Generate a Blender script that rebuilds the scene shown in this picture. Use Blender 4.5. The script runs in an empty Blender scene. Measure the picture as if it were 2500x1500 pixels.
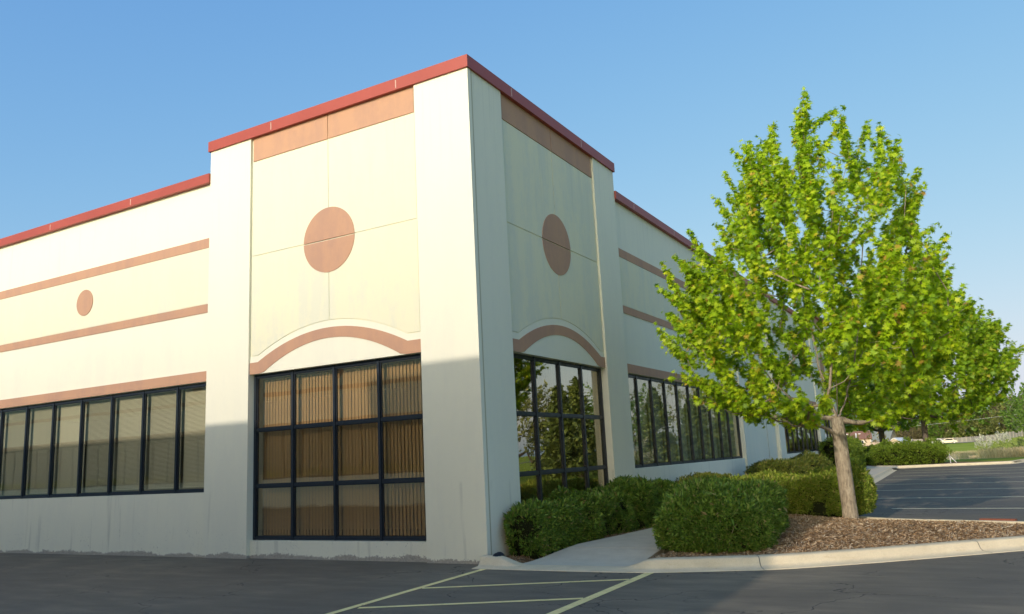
import bpy, math, random
import numpy as np
from mathutils import Vector, Matrix
R = math.radians
SC = bpy.context.scene
COL = SC.collection
random.seed(7)

# ---------------------------------------------------------------- camera
cam_d = bpy.data.cameras.new('camera')
cam = bpy.data.objects.new('camera', cam_d); COL.objects.link(cam)
yaw, pitch, roll = R(29.401), R(10.71), R(-2.881)
F = Vector((-math.sin(yaw)*math.cos(pitch), math.cos(yaw)*math.cos(pitch), math.sin(pitch)))
RT = Vector((math.cos(yaw), math.sin(yaw), 0)); UP = RT.cross(F)
r2 = RT*math.cos(roll) + UP*math.sin(roll); u2 = -RT*math.sin(roll) + UP*math.cos(roll)
m3 = Matrix((r2, u2, -F)).transposed()
cam.matrix_world = Matrix.Translation((6.9392, -11.1196, 1.6)) @ m3.to_4x4()
cam_d.sensor_width = 36; cam_d.lens = 36*1960.97/2500
cam_d.clip_end = 6000; cam_d.clip_start = .1
SC.camera = cam

# ---------------------------------------------------------------- sky, sun, exposure
SUN_EL, SUN_DX = 20.0, 0.05
sdir = Vector((SUN_DX, 1, 0)).normalized()              # horizontal travel of the light
SC.world = bpy.data.worlds.new('World'); SC.world.use_nodes = True
wn = SC.world.node_tree; bg = wn.nodes['Background']
sky = wn.nodes.new('ShaderNodeTexSky'); sky.sky_type = 'NISHITA'; sky.sun_disc = False
sky.sun_elevation = R(SUN_EL); sky.sun_rotation = math.atan2(-sdir.x, -sdir.y)
sky.air_density = 1.0; sky.dust_density = 2; sky.ozone_density = 4.0; sky.altitude = 200
def vm(op, a, b):                                        # soft shoulder: the bright band over the horizon rolls off
    q = wn.nodes.new('ShaderNodeVectorMath'); q.operation = op
    for i, x in enumerate((a, b)):
        if isinstance(x, tuple): q.inputs[i].default_value = x
        else: wn.links.new(x, q.inputs[i])
    return q.outputs[0]
GT, GW = (5.0, 6.3, 9.0), (1.6, 2.1, 2.4)
SA, SK, SS = (1.27, 2.12, 5.15), (.33, 1.6, 4.7), .227
num = vm('MULTIPLY', sky.outputs[0], SA)
den = vm('ADD', vm('MULTIPLY', sky.outputs[0], tuple(SS*k for k in SK)), (1., 1., 1.))
glow = vm('MULTIPLY', vm('MAXIMUM', vm('SUBTRACT', sky.outputs[0], GT), (0., 0., 0.)), GW)   # the bright sky round the sun keeps its strength
wn.links.new(vm('ADD', vm('DIVIDE', num, den), glow), bg.inputs[0]); bg.inputs[1].default_value = .15
sl = bpy.data.lights.new('sun', 'SUN'); sl.energy = 2.0; sl.angle = R(.5); sl.color = (.90, .785, .69)
so = bpy.data.objects.new('sun', sl); COL.objects.link(so)
trav = Vector((sdir.x*math.cos(R(SUN_EL)), sdir.y*math.cos(R(SUN_EL)), -math.sin(R(SUN_EL))))
so.rotation_euler = trav.to_track_quat('-Z', 'Y').to_euler(); so.location = (0, -60, 40)
SC.view_settings.view_transform = 'Standard'; SC.view_settings.look = 'None'
SC.view_settings.exposure = .46; SC.view_settings.gamma = 1
SC.cycles.max_bounces = 10; SC.cycles.transparent_max_bounces = 24
SC.cycles.diffuse_bounces = 4

# ---------------------------------------------------------------- node helpers
def mat(name, col=(.5,.5,.5), rough=.6, metal=0, spec=.5):
    m = bpy.data.materials.new(name); m.use_nodes = True
    b = m.node_tree.nodes['Principled BSDF']
    b.inputs['Base Color'].default_value = (*col, 1); b.inputs['Roughness'].default_value = rough
    b.inputs['Metallic'].default_value = metal; b.inputs['Specular IOR Level'].default_value = spec
    return m
class NT:
    def __init__(s, m):
        s.m = m; s.t = m.node_tree; s.b = s.t.nodes['Principled BSDF']; s._pos = None
    def n(s, ty, **kw):
        nd = s.t.nodes.new(ty)
        for k, v in kw.items(): setattr(nd, k, v)
        return nd
    def put(s, sock, v):
        if hasattr(v, 'links') or isinstance(v, bpy.types.NodeSocket): s.t.links.new(v, sock)
        elif isinstance(v, (tuple, list)): sock.default_value = (*v, 1) if len(v) == 3 and len(sock.default_value) == 4 else v
        else: sock.default_value = v
    def pos(s):
        if s._pos is None: s._pos = s.n('ShaderNodeNewGeometry').outputs['Position']
        return s._pos
    def obj(s): return s.n('ShaderNodeTexCoord').outputs['Object']
    def scale(s, v, sc):
        q = s.n('ShaderNodeMapping'); s.t.links.new(v, q.inputs[0]); q.inputs['Scale'].default_value = sc
        return q.outputs[0]
    def noise(s, sc, det=4, rough=.55, vec=None, dist=0):
        q = s.n('ShaderNodeTexNoise'); q.inputs['Scale'].default_value = sc; q.inputs['Detail'].default_value = det
        q.inputs['Roughness'].default_value = rough; q.inputs['Distortion'].default_value = dist
        s.t.links.new(vec if vec is not None else s.pos(), q.inputs['Vector']); return q.outputs['Fac']
    def vor(s, sc, feat='F1', vec=None, out='Distance'):
        q = s.n('ShaderNodeTexVoronoi', feature=feat); q.inputs['Scale'].default_value = sc
        s.t.links.new(vec if vec is not None else s.pos(), q.inputs['Vector']); return q.outputs[out]
    def math(s, op, a, b=0., c=None):
        q = s.n('ShaderNodeMath', operation=op); s.put(q.inputs[0], a); s.put(q.inputs[1], b)
        if c is not None: s.put(q.inputs[2], c)
        return q.outputs[0]
    def rng(s, v, a, b, c=0., d=1.):
        q = s.n('ShaderNodeMapRange'); s.put(q.inputs[0], v)
        for i, x in enumerate((a, b, c, d)): q.inputs[i+1].default_value = x
        return q.outputs[0]
    def ramp(s, v, stops, interp='LINEAR'):
        q = s.n('ShaderNodeValToRGB'); s.put(q.inputs[0], v); cr = q.color_ramp; cr.interpolation = interp
        while len(cr.elements) < len(stops): cr.elements.new(.5)
        for e, (p, c) in zip(cr.elements, stops): e.position = p; e.color = (*c, 1)
        return q.outputs[0]
    def mix(s, f, a, b, mode='MIX'):
        q = s.n('ShaderNodeMix', data_type='RGBA', blend_type=mode)
        s.put(q.inputs[0], f); s.put(q.inputs[6], a); s.put(q.inputs[7], b); return q.outputs[2]
    def xyz(s, v=None):
        q = s.n('ShaderNodeSeparateXYZ'); s.t.links.new(v if v is not None else s.pos(), q.inputs[0]); return q.outputs
    def col(s, v): s.put(s.b.inputs['Base Color'], v)
    def rough(s, v): s.put(s.b.inputs['Roughness'], v)
    def bump(s, h, st=.3, dist=.01):
        q = s.n('ShaderNodeBump'); q.inputs['Strength'].default_value = st; q.inputs['Distance'].default_value = dist
        s.put(q.inputs['Height'], h); s.t.links.new(q.outputs[0], s.b.inputs['Normal'])
    def island(s): return s.n('ShaderNodeNewGeometry').outputs['Random Per Island']

# ---------------------------------------------------------------- materials
def wall_mat(name, base, alt, blotch=.5, base_wear=True, drips=True):
    m = mat(name, base, .75, spec=.25); n = NT(m); z = n.xyz()[2]
    st = n.scale(n.pos(), (1.2, 1.2, .28))
    bl = n.rng(n.math('ADD', n.math('MULTIPLY', n.noise(1.3, 7, .7, vec=st), .75), n.math('MULTIPLY', n.noise(6.5, 6, .75), .25)), .46, .58)
    c = n.mix(n.math('MULTIPLY', bl, blotch), base, alt)
    fine = n.rng(n.noise(60, 3), .3, .7, .94, 1.05)
    c = n.mix(1., c, n.ramp(fine, [(0, (.9,.9,.9)), (1, (1,1,1))]), 'MULTIPLY')
    if drips:
        dv = n.scale(n.pos(), (2.3, 2.3, .16))
        d = n.rng(n.noise(2.6, 4, .5, vec=dv), .60, .74)
        d = n.math('MULTIPLY', d, n.rng(z, .15, 1.28, .9, .55)); d = n.math('MULTIPLY', d, n.rng(z, 1.3, 1.24))
        c = n.mix(n.math('MULTIPLY', d, .4), c, (.23, .24, .19))
        td = n.math('MULTIPLY', n.rng(n.noise(3.4, 5, .6, vec=n.scale(n.pos(), (2.6, 2.6, .10))), .56, .72), n.rng(z, 5.2, 8.4, .0, .22))
        c = n.mix(td, c, (.42, .42, .34))
    if base_wear:
        ed = n.math('ADD', n.math('MULTIPLY', n.noise(1.6, 3), .26), n.math('MULTIPLY', n.noise(24, 5, .75), .20))
        w = n.rng(n.math('SUBTRACT', z, ed), -.168, -.162, 1, 0)
        pc = n.ramp(n.noise(30, 5, .7), [(.3, (.30,.29,.25)), (.7, (.52,.47,.38))])
        c = n.mix(w, c, pc)
        chip = n.math('MULTIPLY', n.rng(n.noise(26, 5, .75), .63, .65), n.rng(n.noise(1.7, 2), .5, .6))
        chip = n.math('MULTIPLY', chip, n.rng(z, .5, .75, 1, 0))
        c = n.mix(chip, c, (.25,.25,.22))
    n.col(c)
    n.bump(n.math('ADD', n.noise(140, 4, .7), n.math('MULTIPLY', n.noise(9, 3), .6)), .22, .006)
    return m
M = {}
M['cream'] = wall_mat('painted_concrete_smooth', (.82,.81,.64), (.74,.74,.61), .35)
M['panel'] = wall_mat('painted_concrete_panel', (.79,.765,.545), (.69,.70,.555), .75)
M['brown'] = wall_mat('painted_concrete_tan', (.52,.305,.19), (.45,.27,.185), .8, False, False)
M['seal'] = mat('joint_sealant', (.52,.47,.30), .6)
def coping_mat():
    m = mat('red_sheet_metal', (.46,.085,.055), .5, 0, .5); n = NT(m)
    n.col(n.ramp(n.noise(.8, 3), [(.3, (.33,.055,.035)), (.7, (.38,.066,.042))])); n.bump(n.noise(1.3, 2), .25, .05); return m
M['red'] = coping_mat()
M['lap'] = mat('coping_lap_joint', (.55,.38,.30), .4)
def frame_mat():
    m = mat('dark_blue_aluminium', (.022,.032,.045), .38, .3, .5); n = NT(m)
    n.rough(n.rng(n.noise(8, 3), .3, .7, .3, .5)); return m
M['frame'] = frame_mat()
def glass_mat(name, tint, ior, wav=.0):
    m = bpy.data.materials.new(name); m.use_nodes = True; t = m.node_tree; t.nodes.clear()
    o = t.nodes.new('ShaderNodeOutputMaterial'); mx = t.nodes.new('ShaderNodeMixShader')
    tr = t.nodes.new('ShaderNodeBsdfTransparent'); gl = t.nodes.new('ShaderNodeBsdfGlossy'); lw = t.nodes.new('ShaderNodeLayerWeight'); pw = t.nodes.new('ShaderNodeMath'); pw.operation = 'POWER'; pw.inputs[1].default_value = 2.2; fr = t.nodes.new('ShaderNodeMapRange')
    tr.inputs[0].default_value = (*tint, 1); gl.inputs['Roughness'].default_value = .0; gl.inputs[0].default_value = (.95,.92,.78,1)
    t.links.new(lw.outputs['Facing'], pw.inputs[0]); t.links.new(pw.outputs[0], fr.inputs[0]); fr.inputs[3].default_value = ior; fr.inputs[4].default_value = .95 if ior > .03 else .62
    no = t.nodes.new('ShaderNodeTexNoise'); no.inputs['Scale'].default_value = 1.6; no.inputs['Detail'].default_value = 1
    ge = t.nodes.new('ShaderNodeNewGeometry'); bu = t.nodes.new('ShaderNodeBump'); bu.inputs['Strength'].default_value = wav
    bu.inputs['Distance'].default_value = .01
    t.links.new(ge.outputs['Position'], no.inputs[0]); t.links.new(no.outputs['Fac'], bu.inputs['Height'])
    t.links.new(bu.outputs[0], gl.inputs['Normal'])
    t.links.new(fr.outputs[0], mx.inputs[0]); t.links.new(tr.outputs[0], mx.inputs[1]); t.links.new(gl.outputs[0], mx.inputs[2])
    t.links.new(mx.outputs[0], o.inputs[0]); return m
M['bronze'] = glass_mat('bronze_glass', (.93,.86,.75), .10, .10)
M['clear'] = glass_mat('grey_glass', (.94,.93,.85), .02, .05)
M['blind_v'] = mat('vertical_blind_fabric', (.56,.48,.33), .8)
M['blind_h'] = mat('mini_blind_slat', (.68,.67,.60), .5)
M['room'] = mat('office_wall_paint', (.42,.40,.34), .9)
M['carpet'] = mat('office_carpet', (.12,.11,.1), .95)
M['roof'] = mat('roof_membrane', (.35,.34,.32), .9)
M['door'] = mat('dark_door', (.05,.055,.06), .4)

def asphalt_mat():
    m = mat('asphalt', (.05,.05,.05), .82, spec=.35); n = NT(m)
    big = n.noise(.35, 4, .6); mid = n.noise(2.2, 4, .6, vec=n.scale(n.pos(), (.5, 1.6, 1)))
    grit = n.noise(170, 3, .7)
    c = n.ramp(n.math('ADD', n.math('MULTIPLY', big, .6), n.math('MULTIPLY', mid, .4)), [(.32, (.105,.089,.066)), (.5, (.155,.133,.096)), (.66, (.24,.20,.135))])
    c = n.mix(1., c, n.ramp(grit, [(.3, (.55,.55,.55)), (.7, (1.35,1.35,1.35))]), 'MULTIPLY')
    pebble = n.rng(n.vor(38), .075, .055); pebble = n.math('MULTIPLY', pebble, n.rng(n.noise(2.1, 4, .7), .54, .62))
    c = n.mix(n.math('MULTIPLY', pebble, .75), c, (.42,.38,.30))
    wv = n.n('ShaderNodeVectorMath', operation='ADD'); nz = n.n('ShaderNodeTexNoise'); nz.inputs['Scale'].default_value = 1.3; nz.inputs['Detail'].default_value = 5
    n.t.links.new(n.pos(), nz.inputs[0]); n.t.links.new(n.pos(), wv.inputs[0]); n.t.links.new(nz.outputs['Color'], wv.inputs[1])
    cr = n.rng(n.vor(.62, 'DISTANCE_TO_EDGE', wv.outputs[0]), 0.002, .007, 1, 0)
    gate = n.rng(n.noise(.5, 2), .47, .53)
    cr = n.math('MULTIPLY', cr, gate)
    c = n.mix(n.math('MULTIPLY', cr, .85), c, (.012,.012,.012))
    halo = n.math('MULTIPLY', n.rng(n.vor(.62, 'DISTANCE_TO_EDGE', wv.outputs[0]), .0, .05, 1, 0), n.math('MULTIPLY', gate, n.rng(n.noise(30, 4, .8), .52, .62)))
    c = n.mix(n.math('MULTIPLY', halo, .5), c, (.30,.26,.20))
    n.col(c); n.bump(n.math('SUBTRACT', grit, n.math('MULTIPLY', cr, 2)), .6, .006); n.rough(n.rng(big, .3, .7, .7, .9)); return m
M['asphalt'] = asphalt_mat()
def conc_mat(name, a, b, stain=(.42,.27,.12)):
    m = mat(name, a, .85, spec=.25); n = NT(m)
    c = n.ramp(n.noise(3, 6, .65), [(.3, a), (.7, b)])
    c = n.mix(1., c, n.ramp(n.noise(120, 3, .7), [(.3, (.82,.82,.82)), (.7, (1.1,1.1,1.1))]), 'MULTIPLY')
    c = n.mix(n.math('MULTIPLY', n.rng(n.noise(5.5, 5, .75, vec=n.scale(n.pos(), (.6,.6,4))), .60, .72), .45), c, stain)
    dk = n.rng(n.vor(9), .05, .03); dk = n.math('MULTIPLY', dk, n.rng(n.noise(2.5), .55, .6)); c = n.mix(n.math('MULTIPLY', dk, .6), c, (.1,.09,.07))
    n.col(c); n.bump(n.noise(90, 4, .7), .35, .005); return m
M['kerb'] = conc_mat('kerb_concrete', (.62,.52,.335), (.74,.63,.42))
M['walk'] = conc_mat('sidewalk_concrete', (.54,.49,.37), (.64,.585,.45), (.42,.36,.25))
def yellow_mat(name="yellow_road_paint", col=(.95,.78,.33)):
    m = mat(name, col, .7); n = NT(m)
    w = n.rng(n.math('ADD', n.math('MULTIPLY', n.noise(70, 5, .8), .6), n.math('MULTIPLY', n.noise(3.5, 4, .7), .4)), .56, .63)
    c = n.ramp(n.noise(5, 4), [(.3, tuple(x*.82 for x in col)), (.7, col)])
    n.col(n.mix(w, c, (.06,.055,.045))); n.bump(n.noise(170, 3, .7), .5, .005); return m
M['yellow'] = yellow_mat()
M['yellow_far'] = yellow_mat('faded_road_paint', (.85,.78,.50))
M['rust'] = mat('rusted_steel', (.22,.07,.035), .8)
def mulch_mat():
    m = mat('wood_chips', (.3,.2,.1), .9, spec=.2); n = NT(m)
    c = n.ramp(n.island(), [(0, (.15,.09,.045)), (.3, (.36,.22,.105)), (.6, (.52,.35,.19)), (.85, (.62,.46,.28)), (.96, (.66,.55,.38)), (1, (.74,.66,.50))])
    n.col(c); n.bump(n.noise(40, 5, .8), .8, .02); return m
M['mulch'] = mulch_mat()
def soil_mat():
    m = mat('mulch_bed', (.2,.12,.06), .95, spec=.15); n = NT(m)
    v = n.vor(34, 'F1', n.scale(n.pos(), (1, .45, 1)), 'Color'); 
    n.col(n.mix(.45, n.ramp(n.noise(30, 6, .8), [(.3, (.10,.06,.03)), (.55, (.30,.19,.10)), (.75, (.50,.37,.22))]), n.ramp(n.xyz(v)[0], [(0, (.08,.045,.02)), (.6, (.30,.18,.09)), (1, (.55,.42,.26))])))
    n.bump(n.noise(38, 6, .8), 1., .04); return m
M['soil'] = soil_mat()
def leaf_mat(name, stops, trans=.45, tcol=1.3, rough=.5):
    m = bpy.data.materials.new(name); m.use_nodes = True; n = NT(m); b = n.b
    c = n.ramp(n.island(), stops)
    big = n.rng(n.noise(1.3, 2), .35, .65, .85, 1.15)
    c = n.mix(1., c, n.n('ShaderNodeCombineColor').outputs[0] if False else n.ramp(n.math('SUBTRACT', big, .5), [(0.3, (.82,.86,.8)), (.7, (1.1,1.06,1.1))]), 'MULTIPLY')
    n.col(c); n.rough(rough); b.inputs['Specular IOR Level'].default_value = .35
    t = n.n('ShaderNodeBsdfTranslucent'); q = n.mix(1., c, (tcol, tcol*1.0, tcol*.45), 'MULTIPLY'); n.t.links.new(q, t.inputs[0])
    mx = n.n('ShaderNodeMixShader'); mx.inputs[0].default_value = trans
    n.t.links.new(b.outputs[0], mx.inputs[1]); n.t.links.new(t.outputs[0], mx.inputs[2])
    n.t.links.new(mx.outputs[0], n.t.nodes['Material Output'].inputs[0]); return m
M['maple'] = leaf_mat('maple_leaf', [(0, (.16,.30,.012)), (.3, (.32,.50,.014)), (.75, (.47,.63,.018)), (.95, (.60,.66,.03)), (.975, (.55,.42,.05)), (1, (.45,.25,.06))], .40)
M['maple_far'] = leaf_mat('far_maple_leaf', [(0, (.16,.30,.014)), (.5, (.28,.44,.018)), (.9, (.38,.50,.025)), (1, (.48,.40,.05))])
M['juniper'] = leaf_mat('juniper_needles', [(0, (.045,.10,.012)), (.4, (.10,.20,.02)), (.8, (.19,.31,.04)), (.95, (.24,.29,.06)), (1, (.34,.24,.12))], .12, 1.2, .6)
M['juniper_gold'] = leaf_mat('gold_juniper_needles', [(0, (.10,.16,.014)), (.45, (.20,.29,.025)), (.85, (.33,.38,.05)), (1, (.42,.34,.12))], .15, 1.2, .6)
M['yew'] = leaf_mat('yew_needles', [(0, (.06,.09,.01)), (.5, (.12,.16,.015)), (.9, (.19,.20,.025)), (1, (.24,.17,.05))], .1, 1.2, .6)
M['hedge_far'] = leaf_mat('yew_hedge_needles', [(0, (.08,.15,.01)), (.5, (.14,.23,.015)), (1, (.23,.30,.03))], .1, 1.2, .6)
M['oak'] = leaf_mat('woodland_leaf', [(0, (.07,.15,.016)), (.5, (.12,.23,.025)), (1, (.19,.30,.035))], .25)
M['olive'] = leaf_mat('olive_spring_leaf', [(0, (.12,.15,.04)), (.5, (.20,.23,.06)), (1, (.29,.30,.10))], .25)
M['budding'] = leaf_mat('brown_budding_leaf', [(0, (.14,.12,.06)), (.5, (.21,.17,.08)), (1, (.27,.25,.11))], .25)
M['willow'] = leaf_mat('bright_green_leaf', [(0, (.11,.20,.03)), (.5, (.16,.28,.04)), (1, (.22,.34,.05))], .35)
M['spruce'] = leaf_mat('spruce_needles', [(0, (.08,.12,.03)), (.5, (.14,.19,.045)), (1, (.20,.25,.06))], .08)
M['blossom'] = leaf_mat('white_blossom', [(0, (.55,.55,.42)), (.6, (.72,.72,.62)), (.9, (.80,.80,.72)), (1, (.2,.25,.1))], .3, 1.0)
M['redleaf'] = leaf_mat('bronze_young_leaf', [(0, (.14,.20,.03)), (.5, (.28,.22,.06)), (1, (.38,.16,.07))], .35)
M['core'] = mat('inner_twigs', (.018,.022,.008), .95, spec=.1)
def bark_mat(name, a, b, c_, sc=1.):
    m = mat(name, a, .9, spec=.15); n = NT(m); v = n.scale(n.pos(), (1, 1, .22))
    w = n.noise(34*sc, 6, .7, vec=v, dist=.4)
    n.col(n.ramp(n.math('ADD', n.math('MULTIPLY', w, .7), n.math('MULTIPLY', n.noise(7, 4), .3)), [(.34, a), (.5, b), (.66, c_)])); n.bump(w, .8, .02); return m
M['bark'] = bark_mat('maple_bark', (.13,.10,.07), (.32,.265,.185), (.50,.43,.31))
M['bark_dark'] = bark_mat('grey_bark', (.07,.055,.04), (.15,.12,.09), (.24,.19,.14))
M['bark_pale'] = bark_mat('pale_bark', (.35,.32,.26), (.52,.48,.4), (.62,.58,.5))
def grass_mat():
    m = mat('lawn_grass', (.1,.2,.03), .95, spec=.1); n = NT(m)
    c = n.ramp(n.noise(.12, 5, .65), [(.35, (.24,.31,.03)), (.6, (.34,.40,.045)), (.75, (.42,.41,.09))])
    n.col(n.mix(1., c, n.ramp(n.noise(6, 6, .8), [(.3, (.7,.7,.7)), (.7, (1.25,1.25,1.2))]), 'MULTIPLY')); n.bump(n.noise(9, 6, .8), 1., .12); return m
M['grass'] = grass_mat()
def water_mat():
    m = mat('pond_water', (.035,.045,.02), .06, spec=.5); n = NT(m); n.bump(n.noise(3, 3, vec=n.scale(n.pos(), (.5, 1.5, 1))), .12, .05); return m
M['water'] = water_mat()
def fence_mat():
    m = mat('weathered_boards', (.4,.34,.26), .85); n = NT(m)
    n.col(n.ramp(n.noise(2.5, 4, .6, vec=n.scale(n.pos(), (1, .2, .05))), [(.3, (.36,.31,.25)), (.7, (.52,.46,.37))])); return m
M['fence'] = fence_mat()
M['siding'] = mat('beige_siding', (.52,.41,.29), .8); M['shingle'] = mat('brown_shingles', (.22,.11,.075), .9)
M['shingle_grey'] = mat('grey_green_shingles', (.20,.22,.19), .9)
M['white'] = mat('white_paint', (.75,.74,.70), .5); M['dark_glass'] = mat('dark_window_glass', (.03,.035,.04), .08)
M['tyre'] = mat('tyre_rubber', (.02,.02,.02), .8); M['black_plastic'] = mat('black_plastic', (.012,.014,.016), .45)
M['silver'] = mat('silver_paint', (.50,.51,.52), .3, .6); M['navy'] = mat('dark_blue_paint', (.02,.03,.06), .25)
M['champagne'] = mat('champagne_paint', (.60,.52,.40), .3, .3); M['whitecar'] = mat('white_car_paint', (.75,.75,.74), .3)
M['reed'] = leaf_mat('dry_reed', [(0, (.50,.38,.20)), (.5, (.68,.54,.32)), (1, (.80,.68,.44))], .4, 1.)
M['rushgreen'] = leaf_mat('green_shrub_leaf', [(0, (.16,.21,.04)), (.5, (.27,.32,.07)), (1, (.36,.40,.11))], .3)

# ---------------------------------------------------------------- object helpers
def tag(o, label=None, cat=None, group=None, kind=None):
    if label: o['label'] = label
    if cat: o['category'] = cat
    if group: o['group'] = group
    if kind: o['kind'] = kind
    return o
def empty(name, loc, label, cat, group=None, rz=0):
    o = bpy.data.objects.new(name, None); COL.objects.link(o); o.location = loc; o.rotation_euler.z = rz
    o.empty_display_size = .3
    return tag(o, label, cat, group)
def link(me, name, parent=None):
    o = bpy.data.objects.new(name, me); COL.objects.link(o)
    if parent is not None: o.parent = parent
    return o
def np_mesh(name, V, Fs, material, smooth=False):
    """Fs: list of int arrays (n,k)"""
    me = bpy.data.meshes.new(name); V = np.asarray(V, np.float32)
    me.vertices.add(len(V)); me.vertices.foreach_set('co', V.ravel())
    Fs = [np.asarray(f, np.int32) for f in Fs if len(f)]
    me.loops.add(sum(f.size for f in Fs)); me.loops.foreach_set('vertex_index', np.concatenate([f.ravel() for f in Fs]))
    st = []; tot = []; p = 0
    for f in Fs:
        st.append(np.arange(len(f))*f.shape[1]+p); tot.append(np.full(len(f), f.shape[1])); p += f.size
    me.polygons.add(sum(len(f) for f in Fs))
    me.polygons.foreach_set('loop_start', np.concatenate(st).astype(np.int32)); me.polygons.foreach_set('loop_total', np.concatenate(tot).astype(np.int32))
    me.materials.append(material)
    if smooth: me.polygons.foreach_set('use_smooth', np.ones(len(me.polygons), bool))
    me.update(calc_edges=True); me.validate(); return me
class MB:
    """collects boxes and prisms; tr maps local (u,d,z) to the world"""
    def __init__(s, tr=None): s.v = []; s.f = []; s.tr = tr or (lambda p: p)
    def poly(s, pts):
        b = len(s.v); s.v += [s.tr(p) for p in pts]; s.f.append(tuple(range(b, b+len(pts))))
    def box(s, x0, x1, y0, y1, z0, z1):
        b = len(s.v)
        s.v += [s.tr(p) for p in ((x0,y0,z0),(x1,y0,z0),(x1,y1,z0),(x0,y1,z0),(x0,y0,z1),(x1,y0,z1),(x1,y1,z1),(x0,y1,z1))]
        s.f += [tuple(b+i for i in q) for q in ((0,3,2,1),(4,5,6,7),(0,1,5,4),(1,2,6,5),(2,3,7,6),(3,0,4,7))]; return s
    def prism(s, pts, d0, d1):
        """pts: outline in (u,z); extruded along d"""
        b = len(s.v); n = len(pts)
        s.v += [s.tr((u, d0, z)) for u, z in pts] + [s.tr((u, d1, z)) for u, z in pts]
        s.f.append(tuple(range(b, b+n))); s.f.append(tuple(range(b+2*n-1, b+n-1, -1)))
        for i in range(n):
            j = (i+1) % n; s.f.append((b+i, b+n+i, b+n+j, b+j))
        return s
    def strip(s, top, bot, d0, d1):
        """band between two polylines (u,z) of equal length"""
        for i in range(len(top)-1):
            s.prism([bot[i], bot[i+1], top[i+1], top[i]], d0, d1)
        return s
    def tube(s, pts, rad, n=8):
        pts = [Vector(p) for p in pts]; rings = []
        for i, p in enumerate(pts):
            t = (pts[min(i+1, len(pts)-1)] - pts[max(i-1, 0)]).normalized()
            a = t.orthogonal().normalized(); c = t.cross(a); r = rad[i] if hasattr(rad, '__len__') else rad
            b = len(s.v); s.v += [s.tr(tuple(p + a*r*math.cos(k*2*math.pi/n) + c*r*math.sin(k*2*math.pi/n))) for k in range(n)]; rings.append(b)
        for a, b in zip(rings, rings[1:]):
            for k in range(n): s.f.append((a+k, a+(k+1) % n, b+(k+1) % n, b+k))
        s.f.append(tuple(range(rings[0]+n-1, rings[0]-1, -1))); s.f.append(tuple(range(rings[-1], rings[-1]+n))); return s
    def build(s, name, material, parent=None, smooth=False, bevel=0):
        me = bpy.data.meshes.new(name); me.from_pydata(s.v, [], s.f); me.materials.append(material); me.validate()
        import bmesh
        bm = bmesh.new(); bm.from_mesh(me)
        if bevel: 
            bmesh.ops.bevel(bm, geom=[e for e in bm.edges if e.calc_face_angle(0) > .5], offset=bevel, segments=2, affect='EDGES')
        bmesh.ops.recalc_face_normals(bm, faces=bm.faces); bm.to_mesh(me); bm.free()
        if smooth:
            for p in me.polygons: p.use_smooth = True
        return link(me, name, parent)
def copy_tree(o, parent=None):
    c = o.copy(); COL.objects.link(c)
    if parent is not None: c.parent = parent
    for ch in list(o.children): copy_tree(ch, c)
    return c

# ---------------------------------------------------------------- terrain
def sstep(x, a, b):
    t = np.clip((x-a)/(b-a), 0, 1); return t*t*(3-2*t)
def terrain(x, y):
    x = np.asarray(x, float); y = np.asarray(y, float)
    z = -.05 + 0*x
    z = z - .87*sstep(y, 52, 96)                               # slopes to the pond
    pond = np.exp(-(((x-4)/13)**2 + ((y-127)/24)**2)**2)
    z = z - .9*pond
    z = z + .55*sstep(y, 148, 215)                              # up to the road
    z = z + 1.1*sstep(x, 0, 22)*sstep(y, 150, 230)              # rises to the right
    z = z + .9*sstep(x, 9, 24)*sstep(y, 60, 90)
    z = z + .3*sstep(y, 240, 300) + 3*sstep(y, 400, 1500)
    return z
gx = np.concatenate([[-3000,-1500,-700,-350,-200,-120], np.arange(-80, 81, 2.), [110,160,240,400,800,1600,3000]])
gy = np.concatenate([[-3000,-1200,-500,-250,-120,-70], np.arange(-40, 330, 3.), [360,420,520,700,1000,1500,2200,3500]])
GX, GY = np.meshgrid(gx, gy, indexing='ij'); GZ = terrain(GX, GY)
nx, ny = GX.shape; idx = np.arange(nx*ny).reshape(nx, ny)
q = np.stack([idx[:-1,:-1], idx[1:,:-1], idx[1:,1:], idx[:-1,1:]], -1).reshape(-1, 4)
tag(link(np_mesh('ground', np.stack([GX, GY, GZ], -1).reshape(-1, 3), [q], M['grass'], True), 'ground'), kind='structure')
b = MB(); n_ = 48
b.poly([(4+15*math.cos(k*2*math.pi/n_), 127+27*math.sin(k*2*math.pi/n_), -1.12) for k in range(n_)])
tag(b.build('pond', M['water']), kind='structure')
def sheet(name, pts, z, m):
    b = MB(); b.poly([(x, y, z) for x, y in pts]); return tag(b.build(name, m), kind='structure')
sheet('asphalt', [(-75, -60), (40, -60), (40, 52), (11.5, 52), (8.9, 47.0), (7.9, 43.2), (2.2, 42.0), (-75, 42.0)], 0, M['asphalt'])
# road far beyond the pond, with its verge following the terrain
b = MB()
for k in range(40):
    x0, x1 = -100+k*5, -95+k*5
    yc = lambda x: 262 - .9*max(0, x-2) if x > 2 else 262 + .05*(2-x)
    zz = lambda x, o: float(terrain(x, yc(x)+o)) + .06
    b.poly([(x0, yc(x0)-5, zz(x0, -5)), (x1, yc(x1)-5, zz(x1, -5)), (x1, yc(x1)+4, zz(x1, 4)), (x0, yc(x0)+4, zz(x0, 4))])
tag(b.build('road', conc_mat('road_surface', (.20,.19,.175), (.26,.25,.23))), kind='structure')

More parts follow.
